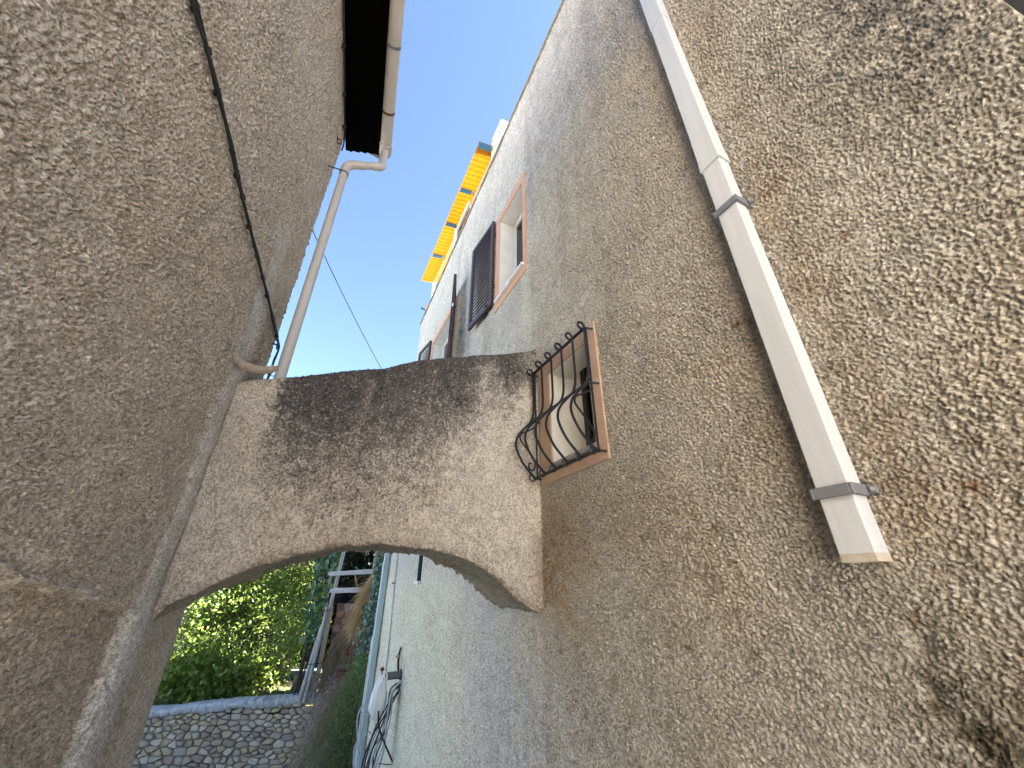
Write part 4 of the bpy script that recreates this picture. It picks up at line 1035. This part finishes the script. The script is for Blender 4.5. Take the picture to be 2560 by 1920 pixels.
zt_ = -0.30; c_h = 0.1325
for r in range(13):
    z1 = zt_ - r * c_h; z0 = z1 - c_h + 0.010
    dx = rnd.uniform(-0.012, 0.012)
    if r % 2 == 0:
        brs = [(-3.820 + dx, -3.675 + dx, True)] + [(-3.660 + dx, -3.555 + dx, False), (-3.543 + dx, -3.355 + dx, False)] + [(-3.343, -3.155, False)]
    else:
        brs = [(-3.820 + dx, -3.655 + dx, False), (-3.643 + dx, -3.415 + dx, False), (-3.403, -3.155, False)]
    for a, b, hol in brs:
        if hol:
            bo = hollow(a, b, z0, z1, 9.80 + rnd.uniform(-.008, .008), 9.95).build('brick', BRICKS[2] if r == 8 else BRICKS[1], bp, label='hollow brick with its open cells facing out')
            MB().box((a + 0.01, 9.848, z0 + 0.008), (b - 0.01, 9.8495, z1 - 0.008)).build('cell_shadow_back', M['black_sheet'], bo) if False else None
        else:
            MB().box((a, 9.80 + rnd.uniform(-.012, .012), z0), (b, 9.95, z1 - rnd.uniform(0, 0.004)), 0.006).build('brick', BRICKS[rnd.choice((0, 1, 2, 0))], bp)

# --- wooden trellis
tr = thing('wooden_trellis', 'silvery old wooden trellis of two posts and two planks in front of the brick pier', 'trellis', 'W', (-3.4, 9.5, -1.9))
def pole(par, pts, r, m='oldwood', n=9, name='post'):
    return MB().tube(curve_pts(pts, 4), [r * (1 + 0.10 * math.sin(3.1 * i)) for i in range((len(pts) - 1) * 4 + 1)], n).build(name, M[m], par, smooth=True)
pole(tr, [(-3.83, 9.48, -1.95), (-3.84, 9.48, -1.0), (-3.835, 9.48, -0.3), (-3.80, 9.48, 0.2), (-3.77, 9.49, 0.75), (-3.74, 9.5, 1.3)], 0.037)
pole(tr, [(-3.03, 9.50, -1.6), (-3.035, 9.50, -0.5), (-3.04, 9.50, 0.1), (-3.045, 9.50, 0.6), (-3.05, 9.5, 1.2)], 0.030)
def plank(pts, h0, t, par, name='plank'):
    vs, fs = [], []
    for i, (x, y, z) in enumerate(pts):
        k = h0 * (1 + 0.08 * math.sin(i * 2.3)) * (0.62 if i == 0 else 1)
        for dy, dz in ((-t, -k * .8), (-t * .8, -k), (t * .8, -k), (t, -k * .8), (t, k * .8), (t * .8, k), (-t * .8, k), (-t, k * .8)): vs.append((x, y + dy, z + dz))
    for i in range(len(pts) - 1):
        for j in range(8): fs.append((i * 8 + j, i * 8 + (j + 1) % 8, (i + 1) * 8 + (j + 1) % 8, (i + 1) * 8 + j))
    fs.append(tuple(range(8))); fs.append(tuple(range(len(vs) - 8, len(vs))))
    return MB().add(vs, fs).build(name, M['plankwood'], par)
plank([(-3.985, 9.42, 0.278), (-3.90, 9.42, 0.282), (-3.6, 9.42, 0.292), (-3.3, 9.42, 0.312), (-3.02, 9.42, 0.322)], 0.045, 0.018, tr)
plank([(-3.885, 9.42, -0.047), (-3.8, 9.42, -0.046), (-3.5, 9.42, -0.037), (-3.25, 9.42, -0.032), (-3.0, 9.42, -0.03)], 0.050, 0.018, tr)
pt = thing('split_posts', 'pair of grey split posts wired together left of the brick pier', 'posts', 'W', (-3.98, 9.45, -1.9))
pole(pt, [(-4.08, 9.45, -1.92), (-4.03, 9.46, -1.5), (-3.97, 9.47, -1.0), (-3.93, 9.48, -0.72)], 0.042)
pole(pt, [(-3.96, 9.40, -1.92), (-3.93, 9.41, -1.4), (-3.90, 9.42, -0.9), (-3.88, 9.43, -0.35)], 0.034)
pole(pt, [(-3.79, 9.46, -1.75), (-3.785, 9.46, -1.1), (-3.772, 9.46, -0.34)], 0.012, 'pale_timber')
for z in (-1.33, -0.42): MB().tube([(-4.02 + 0.05 * (z > -1), 9.36, z), (-3.75, 9.38, z + 0.02)], 0.008, 6).build('wire', M['iron'], pt)
vp = thing('vine_pole', 'thin grey leaning pole carrying the green vine', 'pole', 'W', (-4.0, 9.62, -1.9))
pole(vp, [(-4.05, 9.62, -2.2), (-4.0, 9.62, -1.2), (-3.97, 9.62, -0.6), (-4.02, 9.62, 0.25), (-4.04, 9.62, 0.7)], 0.026, name='shaft')
bsn = thing('black_tarpaulin', 'black plastic sheet above the brick pier under the lower plank', 'tarpaulin', 'W', (-3.4, 10.0, -0.3))
Pt = np.array([[(x, 9.93 + 0.025 * math.sin(x * 17) + 0.02 * math.sin(t * 9), -0.31 + 0.22 * t + 0.015 * math.sin(x * 13)) for x in np.linspace(-3.94, -3.15, 26)] for t in np.linspace(0, 1, 7)])
grid_object('sheet', Pt, None, M['black_sheet'], bsn)
wp = thing('limewashed_branch', 'pale whitewashed branch leaning on the brick pier among dry stems', 'branch', 'W', (-3.5, 9.55, -1.7))
pole(wp, [(-3.66, 9.62, -1.75), (-3.60, 9.64, -1.5), (-3.53, 9.66, -1.25), (-3.46, 9.68, -1.0), (-3.42, 9.69, -0.93)], 0.05, 'limewash', name='limb')

# ------------------------------------------------------------------ plants
def leaf_mesh(name, P, N_, size, cols, mat_, parent, aspect=0.5, fold=0.25, kind='stuff'):
    """Diamond leaves: positions P, directions N_ (leaf axis), sizes, colours."""
    n = len(P)
    ax = N_ / np.linalg.norm(N_, axis=1)[:, None]
    rv = RNG.standard_normal((n, 3)); sd = np.cross(ax, rv); sd /= np.linalg.norm(sd, axis=1)[:, None]
    up = np.cross(sd, ax)
    s = size[:, None]
    b = P; l = P + ax * s * 0.45 + sd * s * aspect * 0.5 + up * s * fold * 0.3
    t = P + ax * s - up * s * 0.12; r = P + ax * s * 0.45 - sd * s * aspect * 0.5 + up * s * fold * 0.3
    fr, o = owner(parent)
    V_ = conv(np.stack([b, l, t, r], 1).reshape(-1, 3), fr, o).astype(np.float32)
    i = np.arange(n) * 4
    F = np.stack([i, i + 1, i + 2, i, i + 2, i + 3], 1).reshape(-1, 3)
    me = bpy.data.meshes.new(name)
    me.vertices.add(len(V_)); me.vertices.foreach_set('co', V_.reshape(-1))
    me.loops.add(F.size); me.loops.foreach_set('vertex_index', F.reshape(-1).astype(np.int32))
    me.polygons.add(len(F)); me.polygons.foreach_set('loop_start', np.arange(0, F.size, 3, dtype=np.int32))
    me.update(calc_edges=True)
    rgba = np.ones((len(V_), 4), np.float32); rgba[:, :3] = np.repeat(np.clip(cols, 0.004, 0.85), 4, 0)
    at = me.color_attributes.new('col', 'FLOAT_COLOR', 'POINT'); at.data.foreach_set('color', rgba.reshape(-1))
    return link_mesh(name, me, parent, mat_, kind)

def crown_pts(cen, rad, nclump, per, spread, seed, shell=0.55):
    r = np.random.default_rng(seed)
    d = r.standard_normal((nclump, 3)); d /= np.linalg.norm(d, axis=1)[:, None]
    k = shell + (1 - shell) * r.random(nclump) ** 0.6
    bumps = 1 + 0.18 * np.sin(d[:, 0] * 5 + seed) * np.cos(d[:, 2] * 4 + seed * 2)
    cl = np.array(cen) + d * np.array(rad) * (k * bumps)[:, None]
    P_ = np.repeat(cl, per, 0) + r.standard_normal((nclump * per, 3)) * spread * np.array([1, 1, 0.7])
    tone = np.repeat(0.75 + 0.5 * r.random(nclump), per)
    dr = np.repeat(d, per, 0) + r.standard_normal(P_.shape) * 0.8 + np.array([0, 0, -0.15])
    return P_, dr, tone

def tree(label, base, top, cen, rad, nclump, per, leaf, c1, c2, seed, spread=0.22, trunk_r=0.12, group=None, cat='tree', name='garden_tree', shell=0.55, aspect=0.5):
    t = thing(name, label, cat, 'W', base, group)
    r = random.Random(seed)
    tk = MB()
    b = np.array(base); c_ = np.array(cen)
    mid_ = b * 0.5 + c_ * 0.5 + np.array([r.uniform(-.15, .15), 0, 0])
    tk.tube(curve_pts([b - np.array([0, 0, 0.1]), b * 0.7 + mid_ * 0.3 + np.array([r.uniform(-.06, .06), 0, 0]), mid_, c_], 4), list(np.linspace(trunk_r, trunk_r * 0.4, 13)), 9)
    for k in range(7):
        a = r.uniform(0, 2 * PI); st_ = mid_ * (1 - k / 8) + c_ * (k / 8)
        e_ = c_ + np.array(rad) * np.array([math.cos(a) * 0.75, math.sin(a) * 0.75, r.uniform(-0.2, 0.75)])
        tk.tube(curve_pts([st_, st_ * 0.5 + e_ * 0.5 + np.array([0, 0, r.uniform(-.1, .2)]), e_], 4), list(np.linspace(trunk_r * 0.45, trunk_r * 0.1, 9)), 6)
    tk.build('trunk', M['bark'], t, smooth=True)
    P_, dr, tone = crown_pts(cen, rad, nclump, per, spread, seed, shell)
    rr = np.random.default_rng(seed + 1)
    m_ = rr.random(len(P_))[:, None]
    cols = (np.array(c1) * (1 - m_) + np.array(c2) * m_) * tone[:, None] * (0.8 + 0.4 * rr.random(len(P_)))[:, None]
    leaf_mesh('crown', P_, dr, leaf * (0.65 + 0.7 * rr.random(len(P_))), cols, M['leaf'], t, aspect)
    return t
DK, MD, LT, YL = (0.045, 0.070, 0.014), (0.130, 0.180, 0.028), (0.165, 0.23, 0.045), (0.24, 0.28, 0.06)
tree('broad mid green leafy tree filling the garden above the stone wall', (-6.9, 12.0, -2.25), None, (-6.75, 11.9, -0.75), (1.75, 1.5, 1.35), 620, 26, 0.105, MD, LT, 3, 0.19, 0.10)
tree('pale green tree top catching light at the left of the garden', (-8.6, 13.4, -2.2), None, (-7.9, 13.3, 0.3), (1.7, 1.5, 1.6), 420, 24, 0.09, LT, YL, 5, 0.22, 0.12)
tree('low bushy tree with broad leaves just behind the stone wall', (-6.3, 10.6, -2.3), None, (-6.55, 10.6, -1.75), (1.15, 0.55, 0.48), 210, 22, 0.11, MD, LT, 7, 0.15, 0.05, aspect=0.7)
tree('dark dense tree standing behind the vine', (-5.3, 13.0, -2.2), None, (-5.35, 13.2, 0.1), (1.0, 1.2, 2.2), 800, 24, 0.09, DK, MD, 9, 0.2, 0.12)
tree('very dark tree behind the trellis planks', (-4.3, 14.2, -2.1), None, (-4.3, 14.0, 0.6), (1.7, 1.6, 2.6), 900, 24, 0.10, (0.018, 0.036, 0.012), DK, 11, 0.25, 0.16)
hd = thing('dark_hedge', 'very dark dense hedge behind the trellis and the black sheet', 'hedge', 'W', (-3.9, 11.2, -2.2))
n = 9000; r = np.random.default_rng(91)
P_ = np.stack([-5.1 + 2.3 * r.random(n), 11.2 + 0.5 * r.random(n) + 0.1 * r.normal(size=n), -2.2 + 4.2 * r.random(n)], 1)
leaf_mesh('leaves', P_, r.standard_normal((n, 3)) + np.array([0, -0.4, 0.1]), 0.10 + 0.05 * r.random(n), np.array([0.016, 0.030, 0.011]) * (0.5 + 1.0 * r.random(n))[:, None], M['leaf'], hd, 0.6)
MB().box((-5.0, 11.55, -2.3), (-2.9, 11.75, 1.9)).build('dead_core', M['bark'], hd)

tree('tall dark tree far back on the left of the garden', (-11.5, 17, -2.0), None, (-11.2, 17, 1.0), (3.0, 2.4, 3.0), 420, 24, 0.13, DK, MD, 13, 0.4, 0.2)
tree('tall dark tree far back in the middle of the garden', (-7.6, 18.5, -2.0), None, (-7.6, 18.5, 1.2), (3.0, 2.4, 3.2), 420, 24, 0.13, DK, MD, 15, 0.4, 0.2)
sap = thing('small_sapling', 'thin dark sapling with a crooked trunk at the right edge of the garden wall', 'tree', 'W', (-4.62, 10.3, -2.25))
MB().tube(curve_pts([(-4.68, 10.3, -2.35), (-4.66, 10.3, -1.95), (-4.56, 10.3, -1.72), (-4.52, 10.3, -1.45), (-4.50, 10.3, -1.2), (-4.62, 10.3, -0.8)], 5), [0.05 - 0.0014 * i for i in range(26)], 8).tube([(-4.38, 10.32, -2.3), (-4.34, 10.3, -1.7), (-4.30, 10.3, -1.25)], 0.022, 7).build('trunk', M['bark'], sap, smooth=True)
P_, dr, tone = crown_pts((-4.75, 10.3, -0.75), (0.5, 0.4, 0.55), 70, 22, 0.13, 31)
rr = np.random.default_rng(32); m_ = rr.random(len(P_))[:, None]
leaf_mesh('crown', P_, dr, 0.075 * (0.7 + 0.6 * rr.random(len(P_))), (np.array(MD) * (1 - m_) + np.array(LT) * m_) * tone[:, None], M['leaf'], sap)
# pale stone slab between the trunks
sb = thing('garden_bench', 'low stone bench between the thin trunks behind the garden wall', 'bench', 'W', (-4.6, 10.9, -2.25))
MB().box((-5.0, 10.8, -1.72), (-4.35, 11.15, -1.64), 0.01).build('seat', M['rubble'], sb)
for x in (-4.92, -4.50): MB().box((x, 10.85, -2.3), (x + 0.1, 11.1, -1.722), 0.006).build('leg', M['cement'] if False else M['mortar'], sb)

# --- ivy vine: single big leaves are objects sharing a few meshes
iv = thing('climbing_vine', 'broad leaved green vine hanging left of the trellis', 'vine', 'W', (-4.1, 9.6, -2.0))
MB().tube(curve_pts([(-4.35, 9.7, -2.25), (-4.27, 9.66, -1.4), (-4.22, 9.66, -0.6), (-4.15, 9.66, 0.2), (-4.2, 9.66, 0.9)], 5), [0.03 - 0.0008 * i for i in range(21)], 7).tube(curve_pts([(-4.30, 9.72, -2.2), (-4.16, 9.7, -1.1), (-4.1, 9.68, -0.3), (-4.0, 9.66, 0.6)], 5), 0.014, 6).build('stem', M['bark'], iv, smooth=True)
HEART = [(0, 0), (-0.32, -0.12), (-0.52, 0.15), (-0.42, 0.5), (0, 1.0), (0.42, 0.5), (0.52, 0.15), (0.32, -0.12)]
def ivy_mesh(nm, m_):
    me = bpy.data.meshes.new(nm)
    vs = [(x * 0.9, -0.10 * abs(x) * 2 + 0.12 * z * z, z) for x, z in HEART]
    me.from_pydata(vs, [], [(0, 1, 2), (0, 2, 3), (0, 3, 4), (0, 4, 5), (0, 5, 6), (0, 6, 7)]); me.materials.append(m_); me.update()
    return me
IVM = [mat('vine_leaf_' + n, c, 0.4, var=0.25, vscale=6, spec=0.45, trans=0.3) for n, c in (('deep', (0.06, 0.135, 0.065)), ('mid', (0.085, 0.175, 0.06)), ('lime', (0.20, 0.26, 0.05)))]
IVL = [ivy_mesh('vine_leaf', m_) for m_ in IVM]
for i in range(290):
    t = rnd.random(); z = 0.75 - 1.75 * t ** 1.25
    wd = 0.36 * (1 - 0.55 * t)
    x = -4.08 - 0.10 * t + rnd.uniform(-wd, wd * 0.75); y = 9.58 + rnd.uniform(-0.12, 0.10)
    o = bpy.data.objects.new('leaf', IVL[rnd.choice((0, 0, 1, 1, 1, 2) if t > 0.35 else (0, 0, 0, 1, 1))])
    C.objects.link(o); o.parent = iv
    s_ = rnd.uniform(0.07, 0.125)
    o.scale = (s_, s_, s_)
    o.location = Vector((x, y, z)) - Vector(ORI[iv.name][1])
    o.rotation_euler = (rnd.uniform(-0.7, 0.5), PI + rnd.uniform(-0.8, 0.8), rnd.uniform(-0.7, 0.7))

def blades(name, starts, dirs, lens, width, droop, cols, mat_, parent, seg=5, kind='stuff'):
    n = len(starts); V_ = []; Cc = []
    t = np.linspace(0, 1, seg + 1)
    d = dirs / np.linalg.norm(dirs, axis=1)[:, None]
    sd = np.cross(d, np.array([0.25, 1.0, 0.1])); sd /= np.linalg.norm(sd, axis=1)[:, None] + 1e-9
    pts = starts[:, None, :] + d[:, None, :] * (lens[:, None] * t[None])[:, :, None] + np.array([0, 0, -1.0]) * (droop[:, None] * t[None] ** 2)[:, :, None]
    w = (width[:, None] * (1 - 0.85 * t[None]))[:, :, None] * sd[:, None, :]
    L_, R_ = pts - w, pts + w
    V_ = np.stack([L_, R_], 2).reshape(-1, 3)
    fr, o = owner(parent); V_ = conv(V_, fr, o).astype(np.float32)
    base = (np.arange(n) * (seg + 1) * 2)[:, None, None]; k = (np.arange(seg) * 2)[None, :, None]
    F = (base + k + np.array([0, 1, 3, 2])[None, None]).reshape(-1, 4)
    me = bpy.data.meshes.new(name)
    me.vertices.add(len(V_)); me.vertices.foreach_set('co', V_.reshape(-1))
    me.loops.add(F.size); me.loops.foreach_set('vertex_index', F.reshape(-1).astype(np.int32))
    me.polygons.add(len(F)); me.polygons.foreach_set('loop_start', np.arange(0, F.size, 4, dtype=np.int32))
    me.update(calc_edges=True)
    rgba = np.ones((len(V_), 4), np.float32); rgba[:, :3] = np.repeat(np.clip(cols, 0.004, 0.85), (seg + 1) * 2, 0)
    at = me.color_attributes.new('col', 'FLOAT_COLOR', 'POINT'); at.data.foreach_set('color', rgba.reshape(-1))
    return link_mesh(name, me, parent, mat_, kind)

# --- sheaf of dry grass over the brick pier
dg = thing('dry_grass', 'tangle of straw coloured dry grass hanging over the brick pier', 'grass', 'W', (-3.2, 9.45, -1.4))
n = 1500; r = np.random.default_rng(41)
t = r.random(n) ** 0.9
st_ = np.stack([-2.97 - 0.20 * t + r.normal(0, 0.03 + 0.05 * t, n), 9.40 + r.normal(0, 0.09, n), 0.20 - 0.80 * t + r.normal(0, 0.08, n)], 1)
di = np.stack([-0.36 + r.normal(0, 0.42, n), r.normal(-0.1, 0.35, n), -0.85 + r.normal(0, 0.42, n)], 1)
cl = np.array([0.50, 0.35, 0.17]) * (0.55 + 0.75 * r.random(n))[:, None]
blades('straw', st_, di, 0.14 + 0.32 * r.random(n), 0.0028 + 0.003 * r.random(n), 0.02 + 0.10 * r.random(n), cl, M['straw'], dg)
n = 500
t = r.random(n)
st_ = np.stack([-3.40 - 0.22 * t + r.normal(0, 0.05, n), 9.42 + r.normal(0, 0.08, n), -0.75 - 0.75 * t], 1)
di = np.stack([-0.30 + r.normal(0, 0.35, n), r.normal(-0.1, 0.2, n), -1.0 + r.normal(0, 0.3, n)], 1)
cl = np.array([0.20, 0.15, 0.085]) * (0.5 + 0.8 * r.random(n))[:, None]
blades('dead_stems', st_, di, 0.25 + 0.4 * r.random(n), 0.0025 + 0.002 * r.random(n), 0.05 + 0.1 * r.random(n), cl, M['straw'], dg)
for pts in ([(-3.40, 9.40, 0.26), (-3.28, 9.40, 0.02), (-3.18, 9.40, -0.06)], [(-3.41, 9.41, 0.26), (-3.33, 9.41, 0.02), (-3.31, 9.41, -0.05)], [(-3.17, 9.38, -0.9), (-3.23, 9.38, -1.15), (-3.20, 9.38, -1.45), (-3.1, 9.38, -1.6)]):
    MB().tube(curve_pts(pts, 5), 0.0055, 5).build('stalk', M['pale_timber'], dg)

# --- variegated ivy on the garden side of the far corner
vi = thing('variegated_ivy', 'pale green and white ivy growing up beside the grey green downpipe', 'ivy', 'W', (-2.85, 9.0, -1.6))
MB().box((-2.93, 9.15, -3.4), (-2.45, 9.6, 1.6), 0.02).build('backing_wall', M['rubble'], vi)
n = 1500; r = np.random.default_rng(51)
z = -1.25 + 2.2 * r.random(n)
xw = np.interp(z, [-1.3, -0.6, 0.0, 0.9], [-2.93, -2.86, -2.80, -2.80])
P_ = np.stack([xw + r.normal(0, 0.05 + 0.03 * (z < -0.3), n) + 0.03, 9.06 + r.normal(0, 0.06, n), z], 1)
pale = (r.random(n) < 0.5)[:, None]
cl = np.where(pale, np.array([0.40, 0.50, 0.42]), np.array([0.09, 0.17, 0.10])) * (0.6 + 0.6 * r.random(n))[:, None]
leaf_mesh('leaves', P_, np.stack([r.normal(0, .6, n), r.normal(-0.6, .4, n), r.normal(-.3, .6, n)], 1), 0.05 + 0.035 * r.random(n), cl, M['leaf'], vi, 0.8)

# --- shaggy bush with purple flowers on the bank, and the greener shrub by the pipe
bk = thing('flowering_bush', 'shaggy trailing bush with small purple flowers below the brick pier', 'bush', 'W', (-3.6, 9.1, -2.9))
n = 5200; r = np.random.default_rng(61)
def bank(n, r, seed_shift=0):
    t = r.random(n)
    x = -2.75 - 1.15 * r.random(n) ** 0.9 - 0.35 * t + 0.3
    y = 9.15 + r.normal(0, 0.16, n) + 0.25 * (1 - t)
    ztop = -1.38 + (x + 3.0) * 0.62
    z = ztop - 1.75 * t
    return np.stack([x, y, z], 1), t
st_, t = bank(n, r)
di = np.stack([-0.55 + r.normal(0, 0.45, n), -0.25 + r.normal(0, 0.3, n), -0.45 + r.normal(0, 0.6, n)], 1)
u = r.random(n)[:, None]; g_ = np.clip((st_[:, 0:1] + 3.75) / 0.9, 0, 1)
c_a = np.array([0.20, 0.165, 0.11]) * (1 - u) + np.array([0.29, 0.25, 0.18]) * u
c_b = np.array([0.17, 0.17, 0.06]) * (1 - u) + np.array([0.10, 0.14, 0.045]) * u
cl = 2.0 * (c_a * (1 - g_) + c_b * g_) * (0.6 + 0.7 * r.random(n))[:, None]
blades('stems', st_, di, 0.16 + 0.34 * r.random(n), 0.0022 + 0.002 * r.random(n), 0.08 + 0.16 * r.random(n), cl, M['straw'], bk)
n = 7000
st_, t = bank(n, r); st_[:, 1] -= 0.08
g_ = np.clip((st_[:, 0:1] + 3.75) / 0.9, 0, 1); u = r.random(n)[:, None]
cl = 1.5 * ((np.array([0.20, 0.16, 0.10]) * (1 - u) + np.array([0.24, 0.21, 0.14]) * u) * (1 - g_) + (np.array([0.13, 0.155, 0.045]) * (1 - u) + np.array([0.22, 0.19, 0.08]) * u) * g_) * (0.6 + 0.7 * r.random(n))[:, None]
leaf_mesh('leaves', st_, r.standard_normal((n, 3)) + np.array([-0.2, -0.4, -0.2]), 0.028 + 0.03 * r.random(n), cl, M['leaf'], bk, 0.35)
n = 330
t = r.random(n); st_ = np.stack([-3.25 - 0.42 * t + r.normal(0, 0.07, n), 8.98 + r.normal(0, 0.07, n), -1.42 - 0.85 * t + r.normal(0, 0.10, n)], 1)
lowf = r.random(n) < 0.18; st_[lowf, 2] -= 0.6; st_[lowf, 0] += 0.25
cl = np.array([0.42, 0.21, 0.36]) * (0.6 + 0.7 * r.random(n))[:, None]
leaf_mesh('flowers', st_, r.standard_normal((n, 3)) + np.array([0, -0.5, 0.3]), 0.022 + 0.014 * r.random(n), cl, M['petal'], bk, 0.8)
gb = thing('green_shrub', 'small leaved bright green shrub against the grey conduit', 'shrub', 'W', (-2.75, 8.7, -3.3))
MB().tube(curve_pts([(-2.75, 8.75, -3.45), (-2.78, 8.72, -2.8), (-2.74, 8.7, -2.2), (-2.72, 8.7, -1.6)], 4), [0.03 - 0.0015 * i for i in range(13)], 7).tube(curve_pts([(-2.77, 8.74, -2.9), (-2.9, 8.66, -2.3), (-2.88, 8.64, -1.9)], 4), 0.012, 6).build('stem', M['bark'], gb, smooth=True)
n = 4600; r = np.random.default_rng(71)
t = r.random(n); P_ = np.stack([-2.78 - 0.02 * t + r.normal(0, 0.10 + 0.05 * t, n), 8.72 + r.normal(0, 0.12, n), -1.12 - 2.0 * t + r.normal(0, 0.07, n)], 1)
P_[:, 0] = np.minimum(P_[:, 0], -2.60)
u = r.random(n)[:, None]; lowm = np.clip(t * 1.3, 0, 1)[:, None]
cl = ((np.array([0.11, 0.19, 0.05]) * (1 - u) + np.array([0.17, 0.24, 0.07]) * u) * (1 - lowm) + np.array([0.09, 0.12, 0.035]) * lowm) * (0.6 + 0.7 * r.random(n))[:, None]
leaf_mesh('leaves', P_, r.standard_normal((n, 3)) + np.array([-0.2, -0.3, 0.4]), 0.032 + 0.025 * r.random(n), cl, M['leaf'], gb, 0.4)
# thin grass along the cap of the stone wall
gg = thing('wall_top_weeds', 'thin green weeds growing behind the cement cap of the stone wall', 'weeds', 'W', (-5.6, 9.8, -2.1))
n = 900; r = np.random.default_rng(81)
x = -8.5 + 4.6 * r.random(n)
st_ = np.stack([x, 9.98 + 0.25 * r.random(n), np.array([cap_h(v) for v in x]) - 0.2], 1)
di = np.stack([r.normal(0, .35, n), r.normal(-.1, .2, n), np.ones(n)], 1)
blades('grass', st_, di, 0.18 + 0.22 * r.random(n), 0.004 + 0.003 * r.random(n), 0.02 + 0.08 * r.random(n), np.array([0.07, 0.12, 0.03]) * (0.6 + 0.8 * r.random(n))[:, None], M['leaf'], gg)
